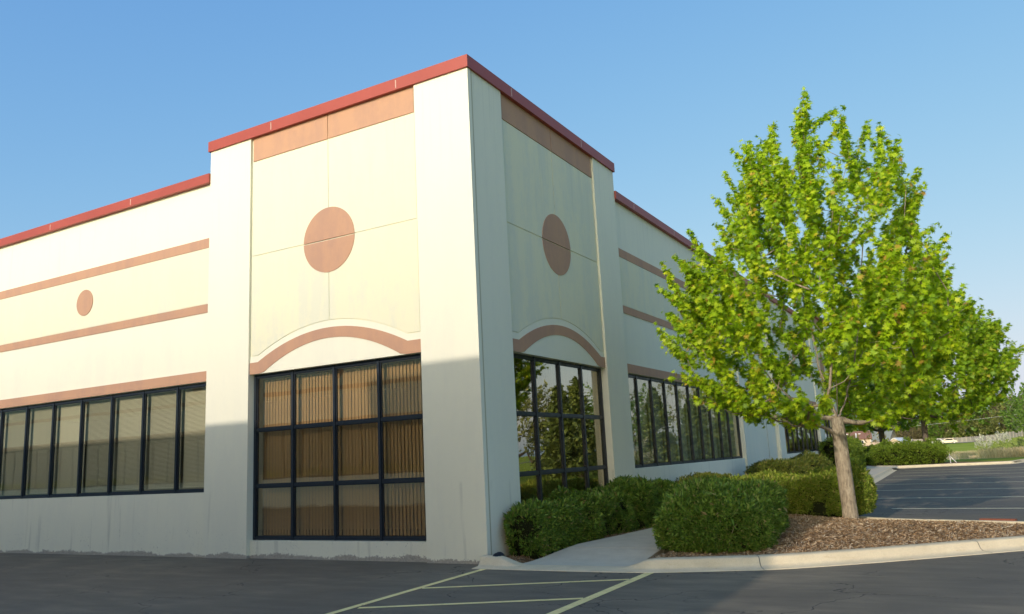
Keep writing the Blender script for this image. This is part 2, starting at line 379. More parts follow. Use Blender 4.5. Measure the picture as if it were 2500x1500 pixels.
# ---------------------------------------------------------------- building
def frames(flip, ox, oy):
    sy = -1 if flip else 1
    A = lambda p: (ox - p[0], oy + sy*p[1], p[2])
    B = lambda p: (ox - p[1], oy + sy*p[0], p[2])
    return A, B
def arch_pts():
    """arch outlines in u (from 1.16 to 5.35)"""
    import numpy as _n
    U = _n.linspace(1.50, 5.10, 27)
    def arc(u, zc, ze, hw=1.83): t = (u-3.30)/hw; return ze + (zc-ze)*(1-t*t)
    return U, arc
def bar_frame(tr, us, zs, d0, d1, w, name, parent):
    b = MB(tr); h = w/2
    for i, u in enumerate(us):
        e = w if i in (0, len(us)-1) else w*.85
        b.box(u-e/2, u+e/2, d0, d1, zs[0]-h, zs[-1]+h)
    for z in zs:
        for u0, u1 in zip(us, us[1:]): b.box(u0+w*.45, u1-w*.45, d0+.012, d1-.006, z-h+.004, z+h-.004)
    # inner glazing beads that give each light a second, thinner edge
    for u0, u1 in zip(us, us[1:]):
        for z0, z1 in zip(zs, zs[1:]):
            a, c = u0+w*.43, u1-w*.43; e, g = z0+h-.006, z1-h+.006; t = .02
            b.box(a, a+t, d0+.03, d1-.02, e, g); b.box(c-t, c, d0+.03, d1-.02, e, g)
            b.box(a+t, c-t, d0+.031, d1-.021, e, e+t); b.box(a+t, c-t, d0+.031, d1-.021, g-t, g)
    return b.build(name, M['frame'], parent)
def tower_wall(tr, root, kind, glass, gaps, detail=True, u0=0., mirror=None):
    """one tower face; mirror = u of far end when reversed"""
    T = tr if mirror is None else (lambda p: tr((mirror - p[0], p[1], p[2])))
    b = MB(T)
    if kind == 'A':
        b.prism([(-.012, -.1), (1.16, -.1), (1.16, 8.42), (-.012, 8.42)], 0, .0999)
        b.prism([(.31, -.1), (1.16, -.1), (1.16, 8.42), (.31, 8.42)], .0999, .30)
    else: b.box(u0, 1.16, 0, .30, -.1, 8.42)
    b.build('pilaster', M['cream'], root)
    MB(T).box(5.35, 6.56, 0, .30, -.1, 8.42).build('pilaster', M['cream'], root)
    MB(T).box(1.16, 5.35, .09, .30, -.1, .325).build('plinth', M['cream'], root)
    b = MB(T); U, arc = arch_pts(); z_low = 3.485
    # panel field above the arch, in four cast pieces with open joints
    top = [(1.175, 3.84), (1.47, 3.84)] + [(u, arc(u, 4.31, 3.84)) for u in U] + [(5.13, 3.84), (5.335, 3.84)]
    b.box(1.16, 5.35, .057, .30, z_low, 8.42)                    # backing behind the joints
    for a, c in ((1.20, 3.262), (3.282, 5.31)):
        b.box(a, c, .045, .0569, 5.89, 7.885)
        b.box(a, c, .045, .0569, 4.33, 5.855)
        pr = [(u, z) for u, z in top if a <= u <= c]; pr = [(a, 3.84)]*(a < 2) + pr + [(c, 3.84)]*(a > 2)
        if a < 2: pr.append((c, arc(c, 4.31, 3.84)))
        else: pr.insert(0, (a, arc(a, 4.31, 3.84)))
        for (ua, za), (ub, zb) in zip(pr, pr[1:]):
            if ub-ua > 1e-4: b.prism([(ua, za+.012), (ub, zb+.012), (ub, 4.33), (ua, 4.33)], .045, .0569)
    b.build('wall_panel', M['panel'], root)
    b = MB(T)
    up = [(1.16, 3.84), (1.47, 3.84)] + [(u, arc(u, 4.31, 3.84)) for u in U] + [(5.13, 3.84), (5.35, 3.84)]
    lo = [(u, z_low) for u, z in up]
    b.strip([(u, z-.004) for u, z in up], lo, .046, .0569); b.build('arch_surround', M['cream'], root)
    b = MB(T)
    hi = [(1.162, 3.715), (1.47, 3.715)] + [(u, arc(u, 4.18, 3.715)) for u in U] + [(5.13, 3.715), (5.348, 3.715)]
    lw = [(1.162, 3.487), (1.47, 3.487)] + [(u, max(3.487, arc(u, 3.985, 3.487, 1.70))) for u in U] + [(5.13, 3.487), (5.348, 3.487)]
    b.strip(hi, lw, .036, .0459); b.build('arch_trim', M['brown'], root)
    b = MB(T); b.box(1.20, 3.262, .038, .0568, 7.905, 8.419); b.box(3.282, 5.31, .038, .0568, 7.905, 8.419); b.build('top_band', M['brown'], root)
    b = MB(T)
    for s in (1, -1):
        pts = [(3.272 + .637*math.cos(a), 5.872 + s*(.0 + .637*math.sin(a))) for a in np.linspace(0.02, math.pi-.02, 30)]
        b.prism(pts, .036, .0567)
    b.build('round_medallion', M['brown'], root)
    us = [1.19, 2.235, 3.285, 4.33, 5.325]; zs = [.36, 1.33, 2.40, 3.45]
    w = MB(T); w.box(1.16, 5.35, .262, .30, .325, .33)
    fr = bar_frame(T, us, zs, .155, .245, .060, 'tall_window', root)
    for i in range(4):
        for j in range(3):
            MB(T).box(us[i]+.02, us[i+1]-.02, .196, .202, zs[j]+.02, zs[j+1]-.02).build('pane', glass, fr)
    if detail:
        rnd = random.Random(3 if kind == 'A' else 5)
        for i in range(4):
            b = MB(T); u = us[i]+.05; a = math.radians(12 if kind == 'A' else 30)
            k = 0
            while u < us[i+1]-.03:
                aa = a + rnd.uniform(-.10, .10); hw = .0415; open_ = (gaps and i == 0)
                z0 = .40
                if open_ : aa = a+.10
                du, dd = hw*math.cos(aa), hw*math.sin(aa)
                b.poly([(u-du, .36-dd, z0), (u+du, .36+dd, z0), (u+du, .36+dd, 3.40), (u-du, .36-dd, 3.40)]); u += .079; k += 1
            b.build('vertical_blind', M['blind_v'], fr)
    return fr
def wing(tr, root, u0, u1, w0, w1, mulls, glass, circles, blinds=True, d=.06, open_from=99):
    b = MB(tr)
    b.box(u0, u1, d, .30, -.1, 1.235)
    if w0 - u0 > .02: b.box(u0, w0, d, .30, 1.235, 3.47)
    if u1 - w1 > .02: b.box(w1, u1, d, .30, 1.235, 3.47)
    b.box(u0, u1, d, .30, 3.47, 7.72); b.build('wing_wall', M['cream'], root)
    b = MB(tr); b.box(u0+.01, u1-.01, d-.008, d+.001, 5.10, 6.30); b.build('wall_panel', M['panel'], root)
    for z0, z1, nm in ((6.305, 6.514, 'upper_band'), (4.91, 5.088, 'lower_band')):
        b = MB(tr); b.box(u0+.012, u1-.012, d-.016, d+.002, z0, z1); b.build(nm, M['brown'], root)
    b = MB(tr); b.box(max(u0, w0-.1)+.012, w1+.1, d-.012, d+.002, 3.475, 3.685); b.build('lintel_band', M['brown'], root)
    for c in circles:
        b = MB(tr); b.prism([(c+.31*math.cos(a), 5.71+.31*math.sin(a)) for a in np.linspace(0, 2*math.pi, 40)[:-1]], d-.022, d+.003); b.build('round_medallion', M['brown'], root)
    b = MB(tr); b.box(w0, w1, d+.03, d+.19, 1.2351, 1.245); b.build('window_sill', M['cream'], root)
    us = [w0+.03] + mulls + [w1-.03]; zs = [1.28, 3.43]
    fr = bar_frame(tr, us, zs, d+.075, d+.165, .062, 'ribbon_window', root)
    for i in range(len(us)-1):
        MB(tr).box(us[i]+.02, us[i+1]-.02, d+.112, d+.118, zs[0]+.02, zs[1]-.02).build('pane', glass, fr)
    if blinds:
        rnd = random.Random(11)
        for i in range(len(us)-1):
            b = MB(tr); z = 3.39; pitch_ = .0265; tilt = math.radians([52, 44, 50, 40, 58, 46, 42, 49, 38, 55][i % 10]); bot = 1.33 + rnd.choice([0, 0, .0, .04])
            droop = .0 if i not in (2, 1) else .035
            while z > bot:
                dz, dd = .0125*math.sin(tilt), .0125*math.cos(tilt)
                k = droop*max(0, (1.9-z))/.6*(1 if z < 1.9 else 0)*0
                b.poly([(us[i]+.05, .30-dd, z-dz), (us[i+1]-.05, .30-dd, z-dz), (us[i+1]-.05, .30+dd, z+dz), (us[i]+.05, .30+dd, z+dz)]); z -= pitch_
            b.box(us[i]+.045, us[i+1]-.045, .285, .315, 3.395, 3.425); b.box(us[i]+.05, us[i+1]-.05, .29, .31, bot-.02, bot-.005)
            b.build('mini_blind', M['blind_h'], fr)
    return fr
def coping(tr, pts, z0, z1, root, joints, mirrored=False):
    """pts: list of (ua, ub) run; one box along the wall"""
    b = MB(tr); ua, ub = pts
    b.box(ua, ub, -.045, .34, z0, z1); o = b.build('coping', M['red'], root)
    for u in joints: MB(tr).box(u-.011, u+.011, -.0475, -.044, z0+.03, z1-.035).build('lap_joint', M['lap'], o)
    return o
def building(flip, ox, oy, root, detail=True):
    A, B = frames(flip, ox, oy); UA = 56. if flip else 19.5
    # tower faces
    tower_wall(A, root, 'A', M['bronze'], True, detail)
    tower_wall(B, root, 'B', M['bronze'], False, detail, u0=.10)
    MB(B).box(.112, .145, -.005, .05, 0, 8.4).build('corner_joint', M['seal'], root); MB(B).box(.0999, .112, -.002, .05, 0, 8.4).build('joint_gap', M['door'], root)
    # A wing
    am = [7.62, 8.74, 9.84, 10.96, 12.07, 13.17, 14.28, 15.38, 16.48]
    if flip: am = [7.62 + 1.11*k for k in range(34)]
    wing(A, root, 6.56, UA, 6.62, 17.5 if not flip else 46.2, am, M['clear'], [10.88] if not flip else [10.88, 19.8, 28.7, 37.6], detail)
    # B wing and the far entry block
    bm_ = [7.46 + 1.0165*k for k in range(10)]
    wing(B, root, 6.56, 16.9, 6.60, 16.88 if False else 16.86, bm_[:-1], M['clear'], [11.33], detail)
    MB(B).box(16.9, 18.2, 0, .30, -.1, 7.72).build('pilaster', M['cream'], root); MB(B).box(22.5, 23.3, 0, .3, -.1, 7.72).build('pilaster', M['cream'], root)
    b = MB(B); b.box(18.2, 22.5, .14, .30, -.1, 7.72); b.build('recessed_wall', M['cream'], root)
    MB(B).box(20.95, 20.99, .132, .1405, 0, 7.7).build('wall_joint', M['seal'], root)
    bm2 = [24.9 + 1.1*k for k in range(7)]
    wing(B, root, 23.3, 32.3, 23.85, 32.2, bm2[:7], M['clear'], [27.7], False)
    fr2 = tower_wall(B, root, 'B', M['bronze'], False, False, mirror=38.86)
    # tower side of the far end, rear walls, roof
    MB(B).box(38.56, 38.86, .30, UA, -.1, 8.42).build('end_wall', M['cream'], root)
    b = MB(B); b.box(0, 38.5, UA-.3, UA, -.1, 7.7) if not flip else None
    if not flip: b.build('rear_wall', M['cream'], root)
    b = MB(B)
    b.box(.3, 38.5, .3, UA-.35, 7.30, 7.45); b.build('roof', M['roof'], root)
    for a in ((6.26, 6.559, .30, 6.56), (.3, 6.26, 6.26, 6.559), (32.31, 32.6, .3, 6.5), (32.6, 38.5, 6.2, 6.5)):
        MB(B).box(*a, 7.4, 8.42).build('parapet', M['cream'], root)
    # copings
    coping(A, (-.045, 6.60), 8.402, 8.627, root, [1.53, 4.73])
    coping(B, (.3401, 6.60), 8.4022, 8.6268, root, [1.52, 4.67])
    MB(B).box(-.043, .3399, -.043, -.0400, 8.404, 8.625).build('coping_corner', M['red'], root)
    coping(A, (6.562, UA), 7.714, 7.917, root, [9.19, 12.32, 15.4])
    coping(B, (6.562, 32.29), 7.714, 7.917, root, [7.75, 10.92, 14.1, 17.3, 20.5, 23.7, 26.9])
    coping(B, (32.30, 38.9), 8.402, 8.627, root, [35.4])
    MB(B).box(6.22, 6.605, .341, 6.6, 8.403, 8.626).build('coping', M['red'], root); MB(B).box(.341, 6.219, 6.22, 6.6, 8.403, 8.626).build('coping', M['red'], root)
    # inside: floor, ceiling and partitions seen through the glass
    b = MB(B); b.box(.31, 38.4, .31, UA-.4, .0, .03); b.build('floor', M['carpet'], root)
    b = MB(B); b.box(.31, 38.4, .31, UA-.4, 3.55, 3.65); b.build('ceiling', M['room'], root)
    MB(B).box(5.4, 38.0, 5.3, 5.4, .031, 3.54).build('inner_wall', M['room'], root); MB(B).box(5.3, 5.4, 5.41, UA-.5, .031, 3.54).build('inner_wall', M['room'], root)
o = empty('office_building', (0, 0, 0), 'cream two-faced office building with red coping, tan bands and dark framed windows', 'building')
building(False, 0, 0, o)
o = empty('office_building', (0, 0, 0), 'twin cream office building seen only as a reflection in the tall bronze window', 'building')
building(True, 3.2, -14.7, o, False)

# ---------------------------------------------------------------- kerbs, bed, sidewalk
def smooth_path(P, step=.15):
    P = [np.array(p, float) for p in P]; out = []
    for i in range(len(P)-1):
        p0, p1, p2, p3 = P[max(i-1,0)], P[i], P[i+1], P[min(i+2, len(P)-1)]
        n = max(2, int(np.linalg.norm(p2-p1)/step))
        for k in range(n):
            t = k/n; out.append(.5*((2*p1) + (-p0+p2)*t + (2*p0-5*p1+4*p2-p3)*t*t + (-p0+3*p1-3*p2+p3)*t**3))
    out.append(P[-1]); return np.array(out)
front = smooth_path([(.015,-.48),(.6,-.485),(1.72,-.48),(2.4,-.46),(2.91,-.40),(3.81,-.09),(4.41,.15),(5.33,.8),(6.27,1.58),(7.26,2.44),(8.4,3.45)])
tip = smooth_path([(8.4,3.45),(9.3,4.3),(9.5,4.9),(9.1,5.25),(8.4,5.35),(7.41,5.62),(6.4,6.0),(5.6,6.3),(4.9,6.8),(4.5,7.5),(4.35,8.5),(4.1,9.6),(3.7,10.7),(3.35,12),(3.3,16),(3.2,24),(3.0,32),(2.85,37.5)])
path = np.concatenate([front, tip[1:]])
def kerb(path, name, hfun, prof, m, left=True):
    n = len(path); tg = np.gradient(path, axis=0); tg /= np.linalg.norm(tg, axis=1)[:, None]
    nr = np.stack([-tg[:,1], tg[:,0]], 1) * (1 if left else -1)
    V = []; 
    for i in range(n):
        for d, z in prof:
            h = hfun(*path[i]); zz = z if z < .02 else .02 + (z-.02)*h
            V.append((path[i,0]+nr[i,0]*d, path[i,1]+nr[i,1]*d, zz))
    k = len(prof); I = np.arange(n*k).reshape(n, k)
    q = np.stack([I[:-1,:-1], I[:-1,1:], I[1:,1:], I[1:,:-1]], -1).reshape(-1, 4)
    o = link(np_mesh(name, V, [q], m, False), name)
    for p in o.data.polygons: p.use_smooth = True
    return tag(o, kind='structure')
prof = [(0,-.03),(.0,.004),(.03,.010),(.17,.018),(.215,.05),(.245,.12),(.262,.136),(.29,.142),(.42,.145),(.44,.135),(.44,-.02)]
def kh(x, y):
    if y < 1 and x < 3:
        if x < .7: return float(1.05 - 1.03*sstep(x, .25, .75)) + .02
        return float(.02 + .98*sstep(x, 2.3, 2.85))
    return 1.
kerb(path, 'kerb', kh, prof, M['kerb'])
for t_ in (26, 47, 70, 93, 114):                                  # joints sawn across the kerb
    p_ = path[t_]; g_ = path[t_+1]-path[t_-1]; g_ /= np.linalg.norm(g_); w_ = .005; nr_ = np.array([-g_[1], g_[0]]); b = MB()
    for (d0, z0), (d1, z1) in zip(prof[1:-1], prof[2:-1]):
        h_ = kh(*p_); za, zb_ = [(z if z < .02 else .02+(z-.02)*h_)+.002 for z in (z0, z1)]; A_ = p_+nr_*d0; B_ = p_+nr_*d1
        b.poly([(*(A_-g_*w_), za), (*(A_+g_*w_), za), (*(B_+g_*w_), zb_), (*(B_-g_*w_), zb_)])
    tag(b.build('kerb_joint', M['core0'] if 'core0' in M else M['door']), kind='structure')
island = [tuple(p) for p in path] + [(.0, 37.5), (.0, -.2)]
IP = np.array(island)
def inside(x, y, P=IP):
    x = np.asarray(x); y = np.asarray(y); c = np.zeros(x.shape, bool); j = len(P)-1
    for i in range(len(P)):
        xi, yi = P[i]; xj, yj = P[j]
        if yi != yj:
            c ^= ((yi > y) != (yj > y)) & (x < (xj-xi)*(y-yi)/(yj-yi)+xi)
        j = i
    return c
def pdist(x, y):
    x = np.asarray(x, float); y = np.asarray(y, float); d = np.full(x.shape, 99.)
    for p in path[::2]: d = np.minimum(d, np.hypot(x-p[0], y-p[1]))
    return d
def bed_z(x, y):
    d = pdist(x, y)
    mound = .14*sstep(d, .4, 2.2)*sstep(x, 2.6, 3.6)
    ramp = .10*(1-sstep(y, .5, 1.9))*sstep(x, .42, .62)*(1-sstep(x, 2.5, 2.75))
    return .105 - ramp + mound*(1-.6*sstep(x, 6.5, 9)) - .06*(1-sstep(x, 2.3, 2.7))*(1-sstep(y, 1, 3)) + .012*np.sin(x*3.1)*np.sin(y*2.7)
xs = np.arange(0.0, 10, .1); ys = np.arange(-.3, 38, .1)
X, Y = np.meshgrid(xs, ys, indexing='ij'); ok = inside(X, Y) & (pdist(X, Y) > .30)
Z = bed_z(X, Y) + np.random.RandomState(1).uniform(-.008, .008, X.shape)
I = np.arange(X.size).reshape(X.shape)
ce = ok[:-1,:-1] & ok[1:,:-1] & ok[1:,1:] & ok[:-1,1:]
q = np.stack([I[:-1,:-1], I[1:,:-1], I[1:,1:], I[:-1,1:]], -1)[ce]
use = np.unique(q); mp = np.zeros(X.size, int); mp[use] = np.arange(len(use))
Vb = np.stack([X, Y, Z], -1).reshape(-1, 3)[use]
tag(link(np_mesh('planting_bed', Vb, [mp[q]], M['soil'], True), 'planting_bed'), kind='structure')
# wood chips
rs = np.random.RandomState(4)
def chips(n, x0, x1, y0, y1, keep):
    x = rs.uniform(x0, x1, n); y = rs.uniform(y0, y1, n); k = inside(x, y) & (pdist(x, y) > .40) & keep(x, y); return x[k], y[k]
c1 = chips(115000, 2.6, 9.4, -.2, 9.5, lambda x, y: rs.uniform(0, 1, len(x)) < np.clip(1.15-(y-1)*.055, .3, 1))
c2 = chips(9000, .05, 1.6, 0, 6, lambda x, y: x < .95)
cx = np.concatenate([c1[0], c2[0]]); cy = np.concatenate([c1[1], c2[1]]); n = len(cx)
cz = bed_z(cx, cy) + rs.uniform(.0, .022, n)
L = rs.gamma(3, .0065, n)+.006; W = rs.uniform(.003, .007, n); a = rs.uniform(0, math.pi, n); tl = rs.normal(0, .35, n); rl = rs.normal(0, .5, n)
dx = np.stack([np.cos(a)*np.cos(tl), np.sin(a)*np.cos(tl), np.sin(tl)], 1)*L[:,None]
sx = np.stack([-np.sin(a)*np.cos(rl), np.cos(a)*np.cos(rl), np.sin(rl)], 1)*W[:,None]
c = np.stack([cx, cy, cz], 1)
V = np.stack([c-dx-sx*.6, c+dx-sx, c+dx*.9+sx, c-dx+sx], 1).reshape(-1, 3)
tag(link(np_mesh('mulch', V, [np.arange(n*4).reshape(n, 4)], M['mulch']), 'mulch'), kind='stuff')
# sidewalk slabs with tooled joints
sw = [(.02, .60, 2.42), (1.25, .80, 2.44), (2.75, 1.0, 2.46), (4.25, 1.15, 2.47), (5.75, 1.2, 2.48), (7.25, 1.2, 2.48), (8.75, 1.2, 2.48), (10.25, 1.2, 2.45), (11.75, 1.2, 2.4), (14.75, 1.2, 2.88), (17.75, 1.2, 2.9), (20.75, 1.2, 2.87), (23.75, 1.1, 2.82), (26.75, 1., 2.76), (29.75, 1., 2.7), (32.75, .9, 2.62), (35.75, .9, 2.55), (37.4, .9, 2.5)]
b = MB()
wz = lambda y: .022 + .125*float(sstep(y, .05, 1.7))
for (y0, l0, r0), (y1, l1, r1) in zip(sw, sw[1:]):
    nseg = 5 if y0 < 1.7 else 1
    for k in range(nseg):
        t0, t1 = k/nseg, (k+1)/nseg; ya = y0+(y1-y0)*t0 + (.008 if k == 0 else 0); yb = y0+(y1-y0)*t1 - (.008 if k == nseg-1 else 0)
        la, ra = l0+(l1-l0)*t0, r0+(r1-r0)*t0; lb, rb = l0+(l1-l0)*t1, r0+(r1-r0)*t1; za, zb = wz(ya), wz(yb)
        if y0 < .1 and k == 0: ya = -.055
        P = [(la,ya,za),(ra,ya,za),(rb,yb,zb),(lb,yb,zb)]; Q = [(x,y,-.06) for x,y,z in P]
        b.poly(P); 
        for i in range(4): j = (i+1)%4; b.poly([Q[i],Q[j],P[j],P[i]])
tag(b.build('sidewalk', M['walk']), kind='structure')
# far island beyond the bays
fp = smooth_path([(1.2,41.6),(2.2,40.4),(2.75,39.9),(5.5,40.7),(8.2,41.3),(8.7,42.2),(9.3,44.6),(10.4,48.2),(12.5,51)])
kerb(fp, 'kerb', lambda x, y: 1., prof, M['kerb'])
b = MB(); fpi = [(x-(.1 if i > 3 else 0), y+.35) for i, (x, y) in enumerate(fp[::3])]
b.poly([(x, y, .11) for x, y in fpi if y < 43.4] + [(7.6, 43.6, .10), (6.4, 45.0, .09), (5.2, 46.8, .08), (2.2, 49.5, .06), (-1, 50, .05), (-1, 41.9, .11)]); tag(b.build('planting_bed', M['soil']), kind='structure')
b = MB(); b.poly([(-.4,38.9,.118),(2.9,37.6,.118),(2.65,39.9,.118),(1.3,41.5,.118),(.2,45,.118),(-1,45,.118)]); tag(b.build('sidewalk', M['walk']), kind='structure')

# ---------------------------------------------------------------- painted lines
def line(name, p, q, w, m=M['yellow'], z=.005):
    p, q = Vector(p), Vector(q); t = (q-p).normalized(); s = Vector((-t.y, t.x))*w/2
    b = MB(); b.poly([(*(p-s), z), (*(q-s), z), (*(q+s), z), (*(p+s), z)]); return tag(b.build(name, m), kind='structure')
line('parking_line', (.24,-.50), (.62,-9.5), .105)
line('parking_line', (2.84,-.43), (2.88,-9.0), .125)
for (a_, c_) in (((.37,-2.22),(2.78,-1.02)), ((.47,-3.60),(2.78,-2.43)), ((.52,-5.0),(2.8,-3.85)), ((.58,-6.4),(2.8,-5.25))):
    line('hatch_line', a_, c_, .095, z=.0045)
for y in (10.05, 13.95, 17.85, 21.65, 25.3, 28.9, 32.3, 35.4):
    line('parking_line', (3.35 if y > 12 else 4.9, y+.28), (9.2, y-.33), .13, M['yellow_far'])
# back kerb's rusted steel edging
o = MB().box(-.28, .28, -.06, .06, -.04, .022).build('edging', M['rust']); o.location = (7.02, 5.68, .135); o.rotation_euler.z = -.28
tag(o, 'short rust brown steel edging strip set in the kerb behind the mulch', 'edging')

# ---------------------------------------------------------------- drain boot at the wall foot
o = empty('drain_pipe', (.16, .0, .1), 'black plastic drain boot lying at the wall foot beside the first hedge', 'drain pipe')
b = MB(); b.tube([(.0,.15,-.02),(.02,.0,.0),(.10,-.16,-.02)], [.075,.08,.07], 12); 
b.build('pipe', M['black_plastic'], o, True)
b = MB()
for k in range(5):
    t = k/4; b.tube([(.02+.03*t+.04*t*t, .08-.2*t, -.003-.01*t), (.025+.03*t+.045*t*t, .065-.2*t, -.003-.01*t)], .09, 12)
b.build('rib', M['black_plastic'], o, True)

# ---------------------------------------------------------------- vegetation tools
CAMP = Vector((6.9392, -11.1196, 1.6))
MAPLE = np.array([(0,-.42),(.09,-.22),(.40,-.36),(.20,-.08),(.62,.12),(.20,.10),(.34,.42),(.09,.22),(0,.68),(-.09,.22),(-.34,.42),(-.20,.10),(-.62,.12),(-.20,-.08),(-.40,-.36),(-.09,-.22)])
OVAL = np.array([(0,-.5),(.24,-.15),(.2,.2),(0,.5),(-.2,.2),(-.24,-.15)])
DIAM = np.array([(0,-.5),(.3,0),(0,.5),(-.3,0)])
def unit(v): return v/np.maximum(np.linalg.norm(v, axis=-1, keepdims=True), 1e-9)
def leaves(P, N, size, shape, rng, droop=.25):
    """leaf polygons at P, facing N, with random roll; returns verts, faces"""
    n = len(P); N = unit(N); r = rng.normal(0, 1, (n, 3)); r[:,2] -= droop*2
    T = unit(np.cross(N, r)); Bv = np.cross(N, T)
    if True: T, Bv = Bv, T
    s = size if np.ndim(size) else np.full(n, size)
    k = len(shape)
    V = P[:,None,:] + (T[:,None,:]*shape[None,:,1:2] + Bv[:,None,:]*shape[None,:,0:1])*s[:,None,None]
    # fold a little along the midrib
    V += N[:,None,:]*(np.abs(shape[None,:,0:1])*-.35*s[:,None,None])
    return V.reshape(-1, 3), np.arange(n*k).reshape(n, k)
def tubes(paths, n=6):
    """paths: list of (pts(m,3), radii(m))"""
    V = []; Fq = []; base = 0; ang = np.arange(n)*2*math.pi/n
    for pts, rad in paths:
        m = len(pts); t = unit(np.gradient(pts, axis=0)); ref = np.array([.31,.17,.93]) if abs(t[0,2]) < .9 else np.array([1.,0,0])
        a = unit(np.cross(t, ref)); c = np.cross(t, a)
        ring = pts[:,None,:] + (a[:,None,:]*np.cos(ang)[None,:,None] + c[:,None,:]*np.sin(ang)[None,:,None])*np.asarray(rad)[:,None,None]
        V.append(ring.reshape(-1, 3)); I = np.arange(m*n).reshape(m, n)+base
        Fq.append(np.stack([I[:-1], np.roll(I[:-1], -1, 1), np.roll(I[1:], -1, 1), I[1:]], -1).reshape(-1, 4)); base += m*n
    return np.concatenate(V), np.concatenate(Fq)
def skeleton(trunk, limbs, targets, step, bias=1.2):
    """greedy branch growth: every target is joined to the closest node below it"""
    nodes = [np.array(trunk[0], float)]; par = [-1]
    def add(poly, start):
        last = start
        for p in poly:
            p = np.array(p, float); a = nodes[last]; d = np.linalg.norm(p-a); m = max(1, int(d/step))
            for k in range(1, m+1): nodes.append(a+(p-a)*k/m); par.append(last); last = len(nodes)-1
        return last
    top = add(trunk[1:], 0); tips = []
    ntr = len(nodes)
    for l in limbs:
        N = np.array(nodes[:ntr]); s = int(np.argmin(np.linalg.norm(N-np.array(l[0]), axis=1))); add(smooth3(l[1:], nodes[s]), s)
    order = np.argsort(np.linalg.norm(targets-np.array(trunk[-1]), axis=1)); tips = {}
    lo = trunk[-1][2]-.35
    for i in order:
        tg = targets[i]; N = np.array(nodes); d = tg-N; dist = np.linalg.norm(d, axis=1)
        hd = np.linalg.norm(d[:,:2], axis=1)
        cost = dist + bias*np.maximum(0, .35*hd - d[:,2]) + 9*(N[:,2] < lo)
        s = int(np.argmin(cost)); a = nodes[s]; L = dist[s]; m = max(1, int(L/step)); last = s
        sag = np.array([0, 0, 1.])*(-.12*L)
        for k in range(1, m+1):
            t = k/m; nodes.append(a+(tg-a)*t + sag*math.sin(math.pi*t)); par.append(last); last = len(nodes)-1
        tips[i] = last
    return np.array(nodes), np.array(par), tips
def smooth3(poly, start):
    P = [np.array(start, float)] + [np.array(p, float) for p in poly]; out = []
    for i in range(len(P)-1):
        p0, p1, p2, p3 = P[max(i-1,0)], P[i], P[i+1], P[min(i+2, len(P)-1)]
        for k in range(1, 5):
            t = k/4; out.append(.5*((2*p1)+(-p0+p2)*t+(2*p0-5*p1+4*p2-p3)*t*t+(-p0+3*p1-3*p2+p3)*t**3))
    return out
def radii(nodes, par, tips, r_tip, r_base, expo=2.3):
    a = np.zeros(len(nodes)); 
    for t in tips.values(): a[t] += 1
    for i in range(len(nodes)-1, 0, -1):
        if a[i] == 0: a[i] = .6
        a[par[i]] += a[i]
    r = r_tip*np.maximum(a, 1)**(1/expo); return r*1.0, a
def chains(nodes, par, r):
    kids = {}
    for i, p in enumerate(par): kids.setdefault(p, []).append(i)
    out = []; stack = [(0, None)]
    while stack:
        s, pre = stack.pop(); ids = ([pre] if pre is not None else []) + [s]; cur = s
        while cur in kids:
            ks = sorted(kids[cur], key=lambda k: -r[k]); 
            for k in ks[1:]: stack.append((k, cur))
            cur = ks[0]; ids.append(cur)
        if len(ids) > 1:
            rr = r[ids].copy()
            if pre is not None: rr[0] = min(rr[0], rr[1]*1.25)
            out.append((nodes[ids], rr))
    return out
